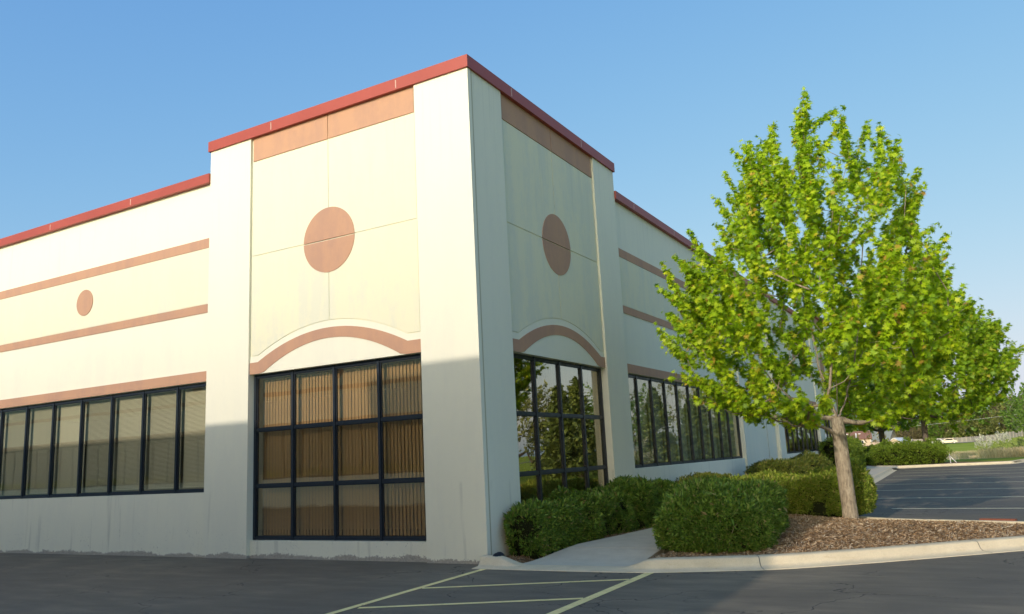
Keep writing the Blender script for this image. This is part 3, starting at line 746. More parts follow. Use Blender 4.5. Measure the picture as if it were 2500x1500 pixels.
def leafy_tree(name, loc, label, cat, targets, trunk, limbs, leafm, barkm, rng, shoot=.6, nleaf=34, size=.13, shape=MAPLE, rb=.18, rt=.006, up=.6, spread=.13, step=.3, centre=None, group=None, base_flare=1.12, limb=.26):
    root = empty(name, loc, label, cat, group)
    nodes, par, tips = skeleton(trunk, limbs, targets, step)
    r, a = radii(nodes, par, tips, rt, rb)
    sc_ = rb/r[1]; r = r*np.where(r*sc_ > rt*3, 1, 1)
    f = np.clip((r-rt)/(r.max()-rt), 0, 1); r = rt + (rb-rt)*f**1.5
    z = nodes[:,2]; r = r*(1+(base_flare-1)*np.exp(-np.clip(z, 0, 9)/.12)*(np.hypot(nodes[:,0], nodes[:,1]) < .5))
    off = np.clip(np.maximum(np.hypot(nodes[:,0], nodes[:,1])/.25, (z-trunk[-1][2])/.35), 0, 1); r = r*(1-limb*off)
    ch = chains(nodes, par, r)
    main = [c for c in ch[:1]]
    jit = []
    for p, q in ch[1:]:
        p = p.copy(); p[1:] += rng.normal(0, .018, p[1:].shape)*min(1, step*3); jit.append((p, q))
    V, Fq = tubes([(main[0][0], main[0][1])], 14)
    V = V + rng.normal(0, .004, V.shape)
    link(np_mesh('trunk', V, [Fq], barkm, True), 'trunk', root)
    C0 = np.array(centre if centre is not None else targets.mean(0)); LP = []; LN = []; sp = []
    for i, tip in tips.items():
        tg = targets[i]; d = unit(tg - C0 + np.array([0, 0, up*np.linalg.norm(tg-C0)]))*1.; d = unit(d + rng.normal(0, .34, 3))
        L = shoot*rng.uniform(.6, 1.25); m = 6; tt = np.linspace(0, 1, m)[:,None]
        pts = nodes[tip] + d*L*tt + np.array([0, 0, 1])*(L*.18)*tt**2; sp.append((pts, np.linspace(rt, rt*.35, m)))
        k = int(nleaf*rng.uniform(.6, 1.25)*L/shoot); t = (np.floor(rng.uniform(-1.4, 5.2, k))/4.6 + rng.normal(0, .05, k))[:,None]
        c = nodes[tip] + d*L*t + np.array([0, 0, 1])*(L*.18)*np.clip(t, 0, 1)**2
        o = rng.normal(0, 1, (k, 3)); o = unit(o)*spread*rng.uniform(.25, 1.1, (k, 1))*(1.15-.55*np.clip(t, 0, 1))
        LP.append(c+o); LN.append(unit(o)*.6 + np.array([0, -.25, .75]) + rng.normal(0, .45, (k, 3)))
    V, Fq = tubes(jit+sp, 6); link(np_mesh('branches', V, [Fq], barkm, True), 'branches', root)
    P = np.concatenate(LP); N = np.concatenate(LN)
    V, Fq = leaves(P, N, size*rng.uniform(.7, 1.25, len(P)), shape, rng)
    link(np_mesh('crown', V, [Fq], leafm), 'crown', root)
    return root
def env_targets(n, zs, wl, wr, wd, rng, inner=.35, lat=None, dep=None, hole=.0):
    """points in a crown whose half widths (left, right, depth) vary with height"""
    lat = np.array(lat if lat is not None else (math.cos(yaw), math.sin(yaw), 0)); dep = np.array(dep if dep is not None else (-math.sin(yaw), math.cos(yaw), 0))
    out = []
    A = np.maximum(.15, (np.array(wl)+np.array(wr))*np.array(wd)); 
    while len(out) < n:
        z = rng.uniform(zs[0], zs[-1])
        if rng.uniform(0, 1)*A.max() > np.interp(z, zs, A): continue
        th = rng.uniform(0, 2*math.pi); rr = math.sqrt(rng.uniform(.0, 1)) if rng.uniform() < inner else rng.uniform(.78, 1.0)
        c, s = math.cos(th), math.sin(th); w = np.interp(z, zs, wr) if c > 0 else np.interp(z, zs, wl)
        out.append(lat*c*rr*w + dep*s*rr*np.interp(z, zs, wd) + np.array([0, 0, z]))
    return np.array(out)

# ---------------------------------------------------------------- main maple
rng = np.random.default_rng(21)
K = .8625; ztab = lambda z: (1.6+(np.array(z)-1.6)*K) - .24
zL = [1.95,2.3,2.96,3.43,4.0,4.47,5.06,5.5,6.2,6.85,7.43,8.14,8.64,9.3,9.75]
wL = [.95,2.6,3.3,3.5,3.85,3.45,3.7,3.1,2.75,2.2,1.8,1.7,1.4,1.1,1.0]
wR = [1.0,1.9,2.5,2.85,2.9,2.95,2.75,2.5,2.5,2.75,2.45,2.1,1.45,.6,.0]
targets = env_targets(540, ztab(zL)*.955+.18, np.array(wL)*K-.22, np.array(wR)*K-.30, (np.array(wL)+np.array(wR))*K*.46-.2, rng, .34)
for vc, vr in (((.5,-1.2,4.6),.75), ((-1.3,-.9,3.4),.6), ((.2,-1.4,6.4),.55), ((1.6,-.8,3.6),.6), ((-.9,-.6,5.6),.5), ((1.3,-.5,5.9),.45), ((-.2,-1.6,2.6),.5)):
    q_ = vc[0]*np.array((math.cos(yaw), math.sin(yaw), 0)) + vc[1]*np.array((-math.sin(yaw), math.cos(yaw), 0)) + np.array((0, 0, vc[2]))
    targets = targets[np.linalg.norm((targets-q_)*np.array([1, 1, .8]), axis=1) > vr]
lat = np.array((math.cos(yaw), math.sin(yaw), 0)); dep = np.array((-math.sin(yaw), math.cos(yaw), 0))
LD = lambda l, d, z: tuple(lat*l + dep*d + np.array([0, 0, z]))
limbs = [[(0,0,1.55), LD(-.35,-.1,1.75), LD(-.8,-.2,1.78), LD(-1.4,-.3,2.0), LD(-2.2,-.3,2.5)],
         [(0,0,1.7), LD(-.4,.1,1.95), LD(-.9,.3,2.5), LD(-1.5,.5,3.4)],
         [(0,0,1.75), LD(.35,0,1.8), LD(.8,.1,1.86), LD(1.3,.2,2.15), LD(2.0,.3,2.8)],
         [(0,0,1.8), LD(.25,.1,2.3), LD(.55,.2,3.1), LD(.9,.3,4.6), LD(1.2,.3,6.0)],
         [(0,0,1.85), LD(-.15,-.5,2.4), LD(-.4,-1.2,3.2)],
         [(0,0,1.9), LD(.0,.6,2.5), LD(.2,1.4,3.6)],
         [(0,0,1.9), LD(-.22,0,2.9), LD(-.4,.0,4.2), LD(-.55,.1,5.6), LD(-.6,0,7.0)],
         [(0,0,1.9), LD(.05,-.15,3.0), LD(.1,-.3,4.6), LD(.3,-.3,6.2)]]
leafy_tree('maple_tree', (4.64, 5.44, bed_z(4.64, 5.44)-.02), 'large bright green young maple standing on the wood chip mound in front', 'tree', targets,
           [(0,0,-.15), (0.0,0,.3), (-.01,0,.9), (-.02,0,1.45), (-.02,0,1.9)], limbs, M['maple'], M['bark'], rng, shoot=.56, nleaf=108, size=.118, rb=.136, up=.5, spread=.12, centre=(0,0,2.2))

# ---------------------------------------------------------------- maples in the far island
rng = np.random.default_rng(5)
def maple2(loc, label, H, W, zb, seed, n=330, wR_=None, leafm='maple_far', size=.21, lean=0, cat='tree', name='maple_tree', group=None, nleaf=34, barkm='bark_dark', shape=MAPLE, rb=.17, inner=.4):
    rng = np.random.default_rng(seed); zs = np.linspace(zb, H, 8)
    w = np.array([.62,.95,1.,.98,.88,.70,.46,.12])*W; wr = w if wR_ is None else np.array([.55,.9,1.,.95,.72,.52,.36,.15])*wR_
    t = env_targets(n, zs, w, wr, (w+wr)*.48, rng, inner)
    lim = [[(0,0,zb*.9), LD(W*.2*math.cos(a), W*.2*math.sin(a), zb+.5+H*.05), LD(W*.45*math.cos(a), W*.45*math.sin(a), zb+H*.25)] for a in np.arange(5)*1.26]
    lim.append([(0,0,zb), (0.1,0,zb+H*.3), (0,0,zb+H*.55)])
    return leafy_tree(name, loc, label, cat, t, [(0,0,-.2),(0,0,zb*.5),(.02,0,zb)], lim, M[leafm], M[barkm], rng, shoot=W*.17, nleaf=nleaf, size=size, rb=rb, up=.5, spread=W*.055, step=.5, centre=(0,0,zb), shape=shape, group=group)
maple2((4.0, 45.8, .1), 'broad light green maple behind the end of the far hedge, its crown reaching right', 13.4, 5.0, 2.6, 31, 740, 5.5, nleaf=62, size=.27)
maple2((1.1, 50, .1), 'shaded maple with dark trunk behind the low dark hedge', 7.6, 3.2, 2.2, 32, 260, 3.2, rb=.19)
# a maple behind the camera throws its dappled shade across the drive (off the picture)
maple2((8.9, -17.0, 0), 'maple behind the viewer that shades the drive, out of the picture', 7.6, 3.0, 2.2, 33, 150, 3.0, size=.2)
maple2((13.8, -14, 0), 'second maple behind the viewer, shading the right edge of the drive', 7.0, 2.6, 2.0, 34, 140, 2.6, size=.2)

maple2((12.2, 9.8, 0), 'maple beyond the right edge of the picture, shading the parking bays', 7.8, 2.7, 2.3, 35, 200, 2.7, size=.2)

# ---------------------------------------------------------------- clipped shrubs
def shrub(name, loc, label, cat, surf, n, leafm, seed, size=.055, blades=5, group=None, plume=0., stems=0, rz=0, flare=.45, lumpy=2.3):
    """surf(rng,n) -> points, normals of the clipped surface; sprays of needles stand on it"""
    rng = np.random.default_rng(seed); root = empty(name, loc, label, cat, group, rz)
    P, N = surf(rng, n); keep = P[:,2] > .03; P = P[keep]; N = N[keep]
    depth = rng.uniform(0, 1, len(P))**1.6*size*2.2
    # lumpy masses with hollows between them
    lump = np.sin(P[:,0]*5.1+seed)*np.sin(P[:,1]*4.3+1.7)*np.sin(P[:,2]*6.0+.6) + .6*np.sin(P[:,0]*11+2)*np.sin(P[:,1]*12.5)*np.sin(P[:,2]*10+seed)
    lump = lump + .8*np.sin(P[:,0]*2.3+seed*1.7)*np.sin(P[:,1]*2.0+.4*seed) + .5*np.sin(P[:,0]*21+1)*np.sin(P[:,1]*19+seed)*np.sin(P[:,2]*23)
    P = P + N*(lump*size*lumpy)[:,None] - N*depth[:,None]
    Vs = []; k = blades
    d = unit(N*1.0 + np.array([0, 0, .28]) + rng.normal(0, .42, P.shape))
    L = size*rng.uniform(.7, 1.5, len(P)); 
    if plume: 
        pk = (N[:,2] > .35) & (rng.uniform(0, 1, len(P)) < plume); L = np.where(pk, L*rng.uniform(1.3, 2.0, len(P)), L)
    for j in range(k):
        t = unit(d + rng.normal(0, flare, P.shape)); s = unit(np.cross(t, rng.normal(0, 1, P.shape)))
        b0 = P + t*(L*.05*j)[:,None]; w = (L*rng.uniform(.09, .17, len(P)))[:,None]; l = (L*rng.uniform(.6, 1.15, len(P)))[:,None]
        Vs.append(np.stack([b0-s*w*.5, b0+t*l*.5-s*w, b0+t*l, b0+t*l*.55+s*w], 1))
    V = np.stack(Vs, 1).reshape(-1, 3); 
    fo = link(np_mesh('foliage', V, [np.arange(len(V)).reshape(-1, 4)], M[leafm]), 'foliage', root)
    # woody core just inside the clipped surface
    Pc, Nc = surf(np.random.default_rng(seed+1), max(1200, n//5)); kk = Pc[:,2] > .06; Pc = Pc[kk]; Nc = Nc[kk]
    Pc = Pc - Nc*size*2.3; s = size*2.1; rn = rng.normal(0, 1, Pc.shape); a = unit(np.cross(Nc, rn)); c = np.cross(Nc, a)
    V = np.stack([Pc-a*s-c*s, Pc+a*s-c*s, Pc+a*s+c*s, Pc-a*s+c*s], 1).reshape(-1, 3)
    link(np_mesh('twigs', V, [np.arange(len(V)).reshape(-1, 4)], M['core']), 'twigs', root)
    if stems:
        pth = []; lo = P[P[:,2] < P[:,2].max()*.5]
        for q in lo[rng.integers(0, len(lo), stems)]:
            base = np.array([q[0]*.55, q[1]*.93, -.03]); t = np.linspace(0, 1, 5)[:,None]
            p = base + (q-base)*t + np.array([0,0,1])*.06*np.sin(t*3.1); p[1:-1] += rng.normal(0, .02, (3, 3)); pth.append((p, np.linspace(.011, .004, 5)))
        V, Fq = tubes(pth, 5); link(np_mesh('stems', V, [Fq], M['bark'], True), 'stems', root)
    return root
def rbox_surf(hx, hy, h, r, taper=.12, zb=.0, top=.35):
    """rounded-box surface, narrower at the foot"""
    def f(rng, n):
        th = rng.uniform(-math.pi, math.pi, n); 
        m = 4.0; cs, sn = np.cos(th), np.sin(th); rad = (np.abs(cs)**m + np.abs(sn)**m)**(-1/m)
        A_side = 2*(hx+hy)*2*h; A_top = 4*hx*hy; is_top = rng.uniform(0, 1, n) < A_top/(A_top+A_side)
        # sides: choose theta by perimeter using box projection
        t = rng.uniform(0, 1, n)*(4*hx+4*hy); x = np.empty(n); y = np.empty(n)
        a = t < 2*hx; x[a] = t[a]-hx; y[a] = -hy
        b_ = (t >= 2*hx) & (t < 2*hx+2*hy); x[b_] = hx; y[b_] = t[b_]-2*hx-hy
        c = (t >= 2*hx+2*hy) & (t < 4*hx+2*hy); x[c] = t[c]-2*hx-2*hy-hx; y[c] = hy
        d = t >= 4*hx+2*hy; x[d] = -hx; y[d] = t[d]-4*hx-2*hy-hy
        u = rng.uniform(0, 1, n); z = zb+(h-zb)*u
        tx = rng.uniform(-1, 1, n)*hx; ty = rng.uniform(-1, 1, n)*hy
        x = np.where(is_top, tx, x); y = np.where(is_top, ty, y); z = np.where(is_top, h, z)
        # round the box: pull to sphere-swept surface
        ix = np.clip(x, -(hx-r), hx-r); iy = np.clip(y, -(hy-r), hy-r); iz = np.clip(z, zb-9, h-r*top*2)
        dv = np.stack([x-ix, y-iy, (z-iz)/(top*2)], 1); nn = unit(dv + 1e-6)
        P = np.stack([ix, iy, iz], 1) + nn*np.array([r, r, r*top*2]); N = unit(nn*np.array([1, 1, 1.3]))
        tp = 1 - taper*np.clip(1-P[:,2]/(h*.55), 0, 1)**1.5; P[:,0] *= np.where(hx > hy*3, 1, tp); P[:,1] *= tp if hy < 2 else 1
        if hx <= hy*3 and hy >= 2: pass
        return P, N
    return f
def dome_surf(rx, ry, h, p=2.6):
    def f(rng, n):
        v = unit(rng.normal(0, 1, (n, 3))); v[:,2] = np.abs(v[:,2])
        s = (np.abs(v[:,0])**p + np.abs(v[:,1])**p + np.abs(v[:,2])**p)**(-1/p)
        P = v*s[:,None]; N = unit(np.sign(P)*np.abs(P)**(p-1)/np.array([rx, ry, h])); P = P*np.array([rx, ry, h])
        tp = 1 - .16*np.clip(1-P[:,2]/(h*.5), 0, 1)**1.5; P[:,0] *= tp; P[:,1] *= tp
        return P, N
    return f
def fuse(parts):
    """union of several clipped masses: points falling inside a neighbour are dropped"""
    def f(rng, n):
        Ps = []; Ns = []
        for (s, off, w, box) in parts:
            P, N = s(rng, int(n*w)); P = P + np.array(off); ok = np.ones(len(P), bool)
            for (_, o2, _, b2) in parts:
                if o2 is off: continue
                q = P - np.array(o2); ok &= ~((np.abs(q[:,0]) < b2[0]*.88) & (np.abs(q[:,1]) < b2[1]*.88) & (q[:,2] < b2[2]*.88))
            Ps.append(P[ok]); Ns.append(N[ok])
        return np.concatenate(Ps), np.concatenate(Ns)
    return f
g = 'clipped juniper and yew shrubs along the wall'
shrub('juniper_hedge', (.58, 3.05, .06), 'long clipped juniper hedge against the wall at the corner, left of the sidewalk', 'hedge',
      fuse([(rbox_surf(.33, 1.1, .68, .24), (-.22, -1.60, 0), .30, (.33, 1.1, .68)), (rbox_surf(.40, 1.2, .77, .26), (-.14, .2, 0), .34, (.40, 1.2, .77)), (rbox_surf(.46, 1.1, .86, .28), (-.04, 2.25, 0), .36, (.46, 1.1, .86))]),
      30000, 'juniper', 3, .05, 7, None, .25, 60, flare=.7)
shrub('juniper_bush', (3.22, 1.98, .12), 'big rounded juniper bush between the sidewalk and the front kerb', 'bush',
      fuse([(dome_surf(.86, 1.12, .80, 4.2), (.04, -.25, 0), .5, (.75, 1.0, .75)), (dome_surf(.82, 1.12, .88, 4.2), (-.14, .75, 0), .5, (.75, 1.0, .8))]),
      36000, 'juniper', 8, .05, 7, None, .25, 30, flare=.7)
shrub('juniper_bush', (3.5, 6.9, .17), 'wide yellow-green juniper bush behind and left of the maple trunk', 'bush',
      fuse([(dome_surf(.93, .98, .73, 4.2), (-.5, .3, 0), .5, (.85, .9, .64)), (dome_surf(.78, .88, .79, 4.2), (.55, .15, 0), .5, (.7, .8, .7))]),
      27000, 'juniper_gold', 12, .05, 7, None, .25, 10, flare=.7)
shrub('yew_bush', (1.0, 9.0, .1), 'low dark yew mound behind the front juniper, below the ribbon window', 'bush', dome_surf(.95, 1.7, .84, 2.4), 14000, 'yew', 17, .055, 6)
shrub('yew_bush', (1.1, 16.6, .1), 'rounded olive yew mound against the wall beyond the recessed panel', 'bush', dome_surf(.95, 1.9, 1.0, 2.4), 10000, 'yew', 18, .065, 6)
shrub('yew_bush', (1.0, 21.5, .1), 'rounded dark yew mound by the second ribbon window, left of the maple trunk', 'bush', dome_surf(.9, 1.6, 1.0, 2.4), 6000, 'yew', 19, .08, 4)
shrub('yew_hedge', (.62, 34.6, .1), 'tall clipped yew hedge beside the far sidewalk, seen just right of the maple trunk', 'hedge', rbox_surf(.62, 3.4, 1.55, .3), 9000, 'hedge_far', 21, .10, 4)
shrub('yew_hedge', (-.2, 47.2, .1), 'low dark shaded hedge at the end of the far sidewalk', 'hedge', rbox_surf(2.2, 1.0, .95, .4), 7000, 'hedge_far', 22, .11, 4)
shrub('yew_hedge', (3.0, 43.6, .1), 'long clipped yew hedge on the far island, its right half in sun', 'hedge', rbox_surf(1.95, 1.3, 1.12, .6), 12000, 'hedge_far', 23, .11, 4)

# ---------------------------------------------------------------- trees far away and those the windows mirror
def conifer(loc, label, H, W, seed, group=None, name='spruce_tree'):
    rng = np.random.default_rng(seed); root = empty(name, loc, label, 'tree', group)
    V, Fq = tubes([(np.array([(0,0,-.2),(0,0,H*.5),(0,0,H)]), np.array([.2,.12,.02]))], 7); link(np_mesh('trunk', V, [Fq], M['bark_dark'], True), 'trunk', root)
    LP = []; LN = []; n = 260
    for i in range(n):
        z = .5 + (H-.5)*rng.uniform(0, 1)**1.25; a = rng.uniform(0, 6.28); L = W*(1-z/H)**.8*rng.uniform(.75, 1.1)+.1
        t = rng.uniform(.15, 1, 26)[:,None]; d = np.array([math.cos(a), math.sin(a), -.12]); c = np.array([0,0,z]) + d*L*t + np.array([0,0,.18])*L*t**2
        LP.append(c + rng.normal(0, .09, c.shape)*(1+L*.25)); LN.append(rng.normal(0, .5, c.shape)+np.array([0,0,.8]))
    P = np.concatenate(LP); V, Fq = leaves(P, np.concatenate(LN), .34*rng.uniform(.6, 1.3, len(P)), DIAM, rng)
    link(np_mesh('crown', V, [Fq], M['spruce']), 'crown', root); return root
def broad(loc, label, H, W, seed, leafm, zb=1.0, group=None, n=110, size=.55, name='woodland_tree', barkm='bark_dark', nleaf=30, cat='tree', rb=.22):
    rng = np.random.default_rng(seed); zs = np.linspace(zb, H, 7); w = np.array([.6,.92,1,.95,.8,.55,.15])*W*rng.uniform(.92, 1.08, 7)
    t = env_targets(n, zs, w, w*rng.uniform(.9, 1.1), w, rng, .3)
    return leafy_tree(name, loc, label, cat, t, [(0,0,-.3),(0,0,zb*.6),(.05,0,zb+.2)], [[(0,0,zb), (.1,0,zb+(H-zb)*.6)]], M[leafm], M[barkm], rng, shoot=W*.25, nleaf=nleaf, size=size, rb=rb, rt=.02, up=.35, spread=W*.10, step=.9, centre=(0,0,zb+(H-zb)*.3), shape=OVAL, group=group)
TZ = lambda x, y: float(terrain(x, y))
gw = 'trees of the wood beyond the board fence'
# prototypes for the wood, then copies
protos = {'olive': broad((0,0,0), 'x', 9.5, 4.6, 41, 'olive', .3, gw, 120, .62), 'budding': broad((0,0,0), 'x', 8.5, 4.4, 42, 'budding', .3, gw, 120, .55), 'oak': broad((0,0,0), 'x', 11.5, 5.0, 43, 'oak', .4, gw, 120, .65)}
kinds = {'olive': 'olive green tree', 'budding': 'brown budding tree', 'oak': 'deep green tree'}
used = set(); rw = random.Random(5)
spots = []
for i in range(27):
    t = i/26; x = -62 + 92*t; y = 318 - (62*max(0, (t-.62))/.38) + rw.uniform(-4, 4); spots.append((x, y))
for i in range(14):
    t = i/13; x = -40 + 66*t; y = 306 - (62*max(0, (t-.6))/.4) + rw.uniform(-3, 3); spots.append((x, y))
seq = ['olive','budding','olive','oak','budding','olive','olive','budding','oak','olive']
left_of = lambda x: 'behind the houses' if x < -14 else 'above the cars' if x < 2 else 'above the blossom shrubs' if x < 12 else 'at the right edge'
cnt = {}
for i, (x, y) in enumerate(spots):
    k = seq[(i*7) % 10]; 
    if 7 < x < 13 and i < 27: k = 'oak'
    o = protos[k] if k not in used else copy_tree(protos[k]); used.add(k)
    s = rw.uniform(.8, 1.12)*(1.5 if x > 5 else 1.12); o.location = (x, y, TZ(x, y)-.3); o.rotation_euler.z = rw.uniform(0, 6.28); o.scale = (s, s, s*rw.uniform(.92, 1.1))
    o['label'] = '%s in the wood beyond the fence, %s' % (kinds[k], left_of(x)); 
    if i >= 27: o['label'] = 'smaller %s close behind the fence, %s' % (kinds[k], left_of(x)); o.scale = [v*.74 for v in o.scale]
# bright tree with the pale trunk at the right edge
maple2((11.6, 95.5, TZ(11.6, 95.5)), 'bright green tree with slender pale trunk at the right edge beyond the pond bank', 8.4, 2.3, 2.6, 51, 190, 2.3, 'willow', .24, name='pale_trunk_tree', barkm='bark_pale', nleaf=26, shape=OVAL, rb=.10)
maple2((-.8, 66, TZ(-.8, 66)), 'small young tree with bronze red leaves in front of the houses', 4.0, 1.1, .8, 52, 60, 1.1, 'redleaf', .14, name='young_tree', nleaf=12, barkm='bark_pale', rb=.05, shape=OVAL)
# blossom shrubs
for (x, y, s, lb, sd) in ((7.3, 164, 1.0, 'white blossoming shrub on the far bank, left of the pair', 61), (10.9, 186, 1.05, 'white blossoming shrub near the road, right of the pair', 62)):
    broad((x, y, TZ(x, y)-.2), lb, 2.6*s, 1.45*s, sd, 'blossom', .2, 'white blossoming shrubs', 80, .17, 'blossom_shrub', nleaf=44, cat='shrub', rb=.06)
for (x, y, H, W, lm, lb, sd) in ((12.2, 106, 2.6, 2.0, 'rushgreen', 'grey green bush above the dry reeds at the right edge', 63), (9.0, 96, 1.5, 1.3, 'rushgreen', 'low green bush among the dry reeds', 64), (9.3, 140, 1.6, 1.6, 'rushgreen', 'low yellow green bush on the far pond bank', 65), (11.8, 80, 1.7, 1.2, 'rushgreen', 'leafy bush at the right edge in front of the reeds', 66)):
    broad((x, y, TZ(x, y)-.2), lb, H, W, sd, lm, .15, 'bushes on the pond bank', 60, .20, 'bush', nleaf=22, cat='bush', rb=.05)
# reeds
rs = np.random.RandomState(9)
def reeds(name, n, fx, h, m):
    x, y = fx(n); z = terrain(x, y); hh = h*rs.uniform(.35, 1.15, n); ln = rs.normal(0, .3, (n, 2)); w = rs.uniform(.006, .014, n); a = rs.uniform(0, math.pi, n)
    s = np.stack([np.cos(a), np.sin(a), 0*a], 1)*w[:,None]; p = np.stack([x, y, z], 1); t = p + np.stack([ln[:,0]*hh, ln[:,1]*hh, hh], 1)
    V = np.stack([p-s, p+s, t+s*1.6, t-s*1.6], 1).reshape(-1, 3)
    return tag(link(np_mesh(name, V, [np.arange(4*n).reshape(n, 4)], m), name), kind='stuff')
reeds('dry_reeds', 15000, lambda n: (6.7+rs.uniform(0, 1, n)**.8*9, rs.uniform(70, 98, n)), .85, M['reed'])
reeds('reeds', 2500, lambda n: (rs.uniform(5.6, 8, n), rs.uniform(112, 120, n)), .7, M['reed'])
reeds('bank_grass', 2500, lambda n: (rs.uniform(-4, 14, n), rs.uniform(149, 154, n)), .28, M['reed'])
reeds('weeds', 3500, lambda n: (rs.uniform(6, 16, n), rs.uniform(120, 200, n)), .8, M['rushgreen'])
# trees mirrored by the side windows, out of the picture on the right
gm = 'trees out of the picture on the right, mirrored in the side windows'
for i, (x, y, H, W, kd) in enumerate(((17, 38, 7.5, 2.2, 'c'), (19.5, 46, 9.0, 2.5, 'c'), (16.5, 55, 8.2, 2.4, 'c'), (22, 60, 10.5, 3.9, 'o'), (17.5, 68, 8.0, 2.5, 'c'), (20, 79, 9.5, 2.8, 'c'), (26, 88, 13, 4.6, 'o'), (19, 92, 9.0, 2.9, 'c'), (24, 104, 11, 3.2, 'c'), (30, 74, 12, 4.5, 'o'), (28, 50, 11, 4.2, 'o'), (15.8, 47, 3.8, 1.7, 'b'), (25, 118, 14, 5, 'o'), (29, 36, 9.5, 3.6, 'o'), (24, 28, 8.5, 3.0, 'o'), (31, 132, 14, 5, 'o'))):
    lb = {'c': 'dark spruce', 'o': 'leafy green tree', 'b': 'white blossoming tree'}[kd] + ' mirrored in the side windows, %s' % ('first','second','third','fourth','fifth','sixth','seventh','eighth','ninth','tenth','eleventh','twelfth','thirteenth','fourteenth','fifteenth','sixteenth')[i] + ' of its row'
    H *= .84
    if kd == 'c': conifer((x, y, TZ(x, y)), lb, H, W, 70+i, gm)
    elif kd == 'b': broad((x, y, TZ(x, y)), lb, H, W, 70+i, 'blossom', .5, gm, 90, .13, 'blossom_tree', nleaf=20, rb=.08)
    else: broad((x, y, TZ(x, y)), lb, H, W, 70+i, 'oak' if i % 2 else 'olive', 1.2, gm, 120, .36)
# drive verge that the windows mirror
sheet('verge', [(13.5, 2), (60, 2), (60, 60), (11.7, 52), (11.9, 46), (12.3, 30), (12.8, 12)], .006, M['grass'])
vp = smooth_path([(13.1, 2), (12.5, 12), (12.0, 30), (11.6, 46), (11.4, 52)])
kerb(vp, 'kerb', lambda x, y: 1., prof, M['kerb'], False)

# ---------------------------------------------------------------- houses, fence, cars, poles
def house(loc, rz, label, L, W, eave, ridge, rm, sky_n, name='house'):
    root = empty(name, loc, label, 'house', None, rz)
    b = MB(); b.box(-L/2, L/2, -W/2, W/2, -.5, eave); b.prism([(-L/2, eave), (L/2, eave), (L/2, eave)], -W/2, W/2) if False else None
    b.v += [(-L/2+.01, -W/2, eave), (-L/2+.01, W/2, eave), (-L/2+.01, 0, ridge-.1), (L/2-.01, -W/2, eave), (L/2-.01, W/2, eave), (L/2-.01, 0, ridge-.1)]; k = len(b.v)-6; b.f += [(k, k+1, k+2), (k+3, k+4, k+5)]
    b.build('wall', M['siding'], root)
    b = MB(); e = .4; sl_ = (ridge-eave)/(W/2)
    for s in (-1, 1):
        p = [(-L/2-e, s*(W/2+e), eave-sl_*e), (L/2+e, s*(W/2+e), eave-sl_*e), (L/2+e, 0, ridge), (-L/2-e, 0, ridge)]
        b.poly(p); b.poly([(x, y, z-.18) for x, y, z in p]); 
        for i in range(4): j = (i+1) % 4; b.poly([p[i], p[j], (p[j][0], p[j][1], p[j][2]-.18), (p[i][0], p[i][1], p[i][2]-.18)])
    rf = b.build('roof', rm, root)
    for i in range(sky_n):
        x = -L*.2 + i*L*.38; y = -W*.22; z = eave + sl_*(W/2+y) + .08; bb = MB(); bb.box(x-.3, x+.3, y-.3, y+.3, z-.1, z+.05); bb.build('skylight', M['white'], rf)
    for x in (-L*.25, L*.22):
        f = MB().box(x-.65, x+.65, -W/2-.05, -W/2+.0, 1.2, 2.3).build('window', M['white'], root); MB().box(x-.5, x+.5, -W/2-.07, -W/2-.045, 1.3, 2.2).build('pane', M['dark_glass'], f)
        MB().box(x-.025, x+.025, -W/2-.085, -W/2-.068, 1.3, 2.2).build('glazing_bar', M['white'], f)
    b = MB(); b.box(-L/2-.06, -L/2+.06, -W/2-.06, -W/2+.06, -.4, eave); b.box(L/2-.06, L/2+.06, -W/2-.06, -W/2+.06, -.4, eave); b.build('corner_board', M['white'], root)
    return root
house((-23.6, 234, -.4), R(6), 'beige sided house with brown shingle roof and two skylights beside the maple trunk', 8.5, 7, 3.0, 4.9, M['shingle'], 2)
house((-13.8, 252, -.7), R(80), 'pale beige house with its gable end to the pond', 9, 6.5, .9, 2.9, M['white'], 0)
house((-20.5, 268, -.4), R(-12), 'house with grey green roof standing behind the brown roofed one', 8, 8, 2.2, 5.0, M['shingle_grey'], 0)
# board fence along the road
root = empty('board_fence', (0, 290, 0), 'long weathered board fence along the far side of the road', 'fence')
fpts = [(-60, 300), (-16.8, 297), (-4, 286), (4.5, 268), (9, 248), (14.3, 227), (20, 200)]
for i, ((x0, y0), (x1, y1)) in enumerate(zip(fpts, fpts[1:])):
    m = max(1, int(math.hypot(x1-x0, y1-y0)/2.5)); b = MB()
    for k in range(m):
        a, c_ = k/m, (k+1)/m; xa, ya, xb, yb = x0+(x1-x0)*a, y0+(y1-y0)*a, x0+(x1-x0)*c_, y0+(y1-y0)*c_
        h = 1.5 + .03*((i+k) % 3); za, zb_ = TZ(xa, ya), TZ(xb, yb)
        nb = 8
        for q_ in range(nb):
            s0, s1 = q_/nb + .004, (q_+1)/nb - .004; X0, Y0 = xa+(xb-xa)*s0, ya+(yb-ya)*s0; X1, Y1 = xa+(xb-xa)*s1, ya+(yb-ya)*s1; z0 = za+(zb_-za)*s0
            hh = h - .03*((q_*7+k) % 3); P = [(X0, Y0-290, z0-.1), (X1, Y1-290, z0-.1), (X1, Y1-290, z0+hh), (X0, Y0-290, z0+hh)]
            b.poly(P); b.poly([(p[0], p[1]+.04, p[2]) for p in P])
        b.box(xa-.06, xa+.06, ya-290-.1, ya-290-.02, za-.2, za+h+.06)
    b.build('board_panel', M['fence'], root)
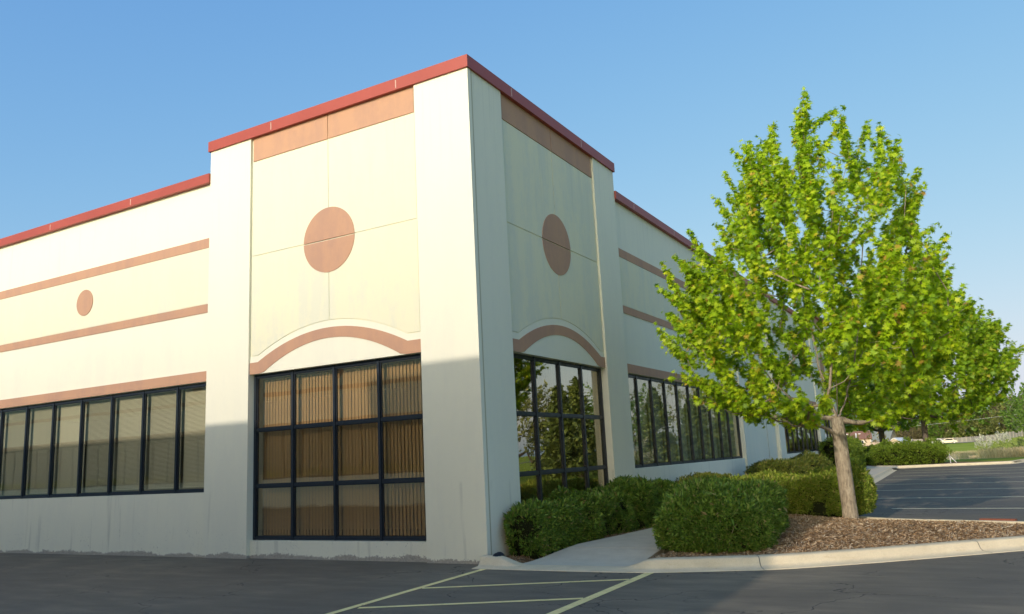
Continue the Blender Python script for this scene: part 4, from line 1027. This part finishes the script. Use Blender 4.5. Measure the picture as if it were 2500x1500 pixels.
def car(loc, rz, label, paint, L=4.7, H=1.45, name='parked_car', wagon=False, group='cars on the far road'):
    root = empty(name, loc, label, 'car', group, rz); W = .88
    a = L/2
    low = [(-a,.45),(-a+.05,.8),(-a+.9,.92),(a-1.2,.94),(a-.1,.78),(a,.5),(a-.05,.3),(a-.6,.26),(-a+.5,.26),(-a+.05,.3)]
    tr = lambda p: (p[0], p[1], p[2])
    b = MB(tr); b.prism(low, -W, W); rear = -a+(.15 if wagon else .75)
    cab = [(rear,.90),(rear+.35,H-.08),(rear+.7,H),(.35,H),(.75,H-.1),(1.35,.92)]
    b.prism([(u, z) for u, z in cab], -W+.14, W-.14); b.build('body', M[paint], root, bevel=.04)
    for s in (-1, 1):
        b = MB(tr); y = s*(W-.14); b.prism([(rear+.3,.93),(rear+.52,H-.12),(.3,H-.1),(1.15,.94)], min(y, y+s*.012), max(y, y+s*.012)); b.build('side_window', M['dark_glass'], root)
        for x in (-a+.85, a-.9):
            b = MB(tr); b.tube([(x, s*(W-.20), .32), (x, s*(W+.02), .32)], .32, 18); w = b.build('tyre', M['tyre'], root)
            b = MB(tr); b.tube([(x, s*(W+.021), .32), (x, s*(W+.035), .32)], .2, 14); b.build('rim', M['silver'], w)
    for s in (-1, 1):
        MB(tr).box(a-.10, a-.005, s*.6-.16, s*.6+.16, .62, .76).build('headlight', M['white'], root)
    return root
car((-5.6, 257, TZ(-5.6, 257)+.07), R(5), 'silver hatchback driving along the far road, partly behind a tree trunk', 'silver', 4.0, 1.5, wagon=True)
car((-1.3, 259, TZ(-1.3, 259)+.07), R(184), 'cream sedan, rightmost car on the far road', 'champagne', 4.7)
car((-3.9, 262.5, TZ(-3.9, 262.5)+.07), R(3), 'white car half hidden behind the cream sedan', 'whitecar', 4.4)
car((-12.2, 254, TZ(-12.2, 254)+.07), R(4), 'dark blue sedan just above the far hedge', 'navy', 4.4)
car((-15.2, 250, TZ(-15.2, 250)+.07), R(186), 'white car left of the dark blue sedan', 'whitecar', 4.4)
# pale pole in front of the houses, utility poles and wires
o = empty('pole', (-6.4, 98.2, TZ(-6.4, 98.2)), 'thin white pole standing in front of the brown roofed house', 'pole')
b = MB(); b.tube([(0,0,-.1),(0,0,1.9),(0,0,3.6)], [.09,.085,.07], 8); b.build('shaft', M['white'], o, True); b = MB(); b.box(-.16,.16,-.16,.16,-.1,.12); b.build('base', M['walk'], o)
for k, (za, zb_, ya) in enumerate(((1.2, 5.9, 300), (6.6, 10.8, 296))):
    pts = [(-60+110*t, ya-70*t, (za + (zb_-za)*t)+3.2 - 3.0*4*t*(1-t)*.35) for t in np.linspace(0, 1, 24)]
    b = MB(); b.tube(pts, .02, 5); tag(b.build('power_line', M['white']), 'power line crossing the wood, %s' % ('lower of the two' if k == 0 else 'upper of the two'), 'wire', 'power lines')
# white slanting stake behind the far hedge's end
o = empty('stake', (5.35, 43.6, .08), 'white stake with slanting brace beside the sunlit end of the far hedge', 'stake')
b = MB(); b.tube([(-.12,0,.55),(-.10,0,.0)], .022, 6); b.build('post', M['white'], o); b = MB(); b.tube([(-.10,0,.42),(.2,0,.03)], .022, 6); b.build('brace', M['white'], o)
# dead twigs above the maple's left shoulder
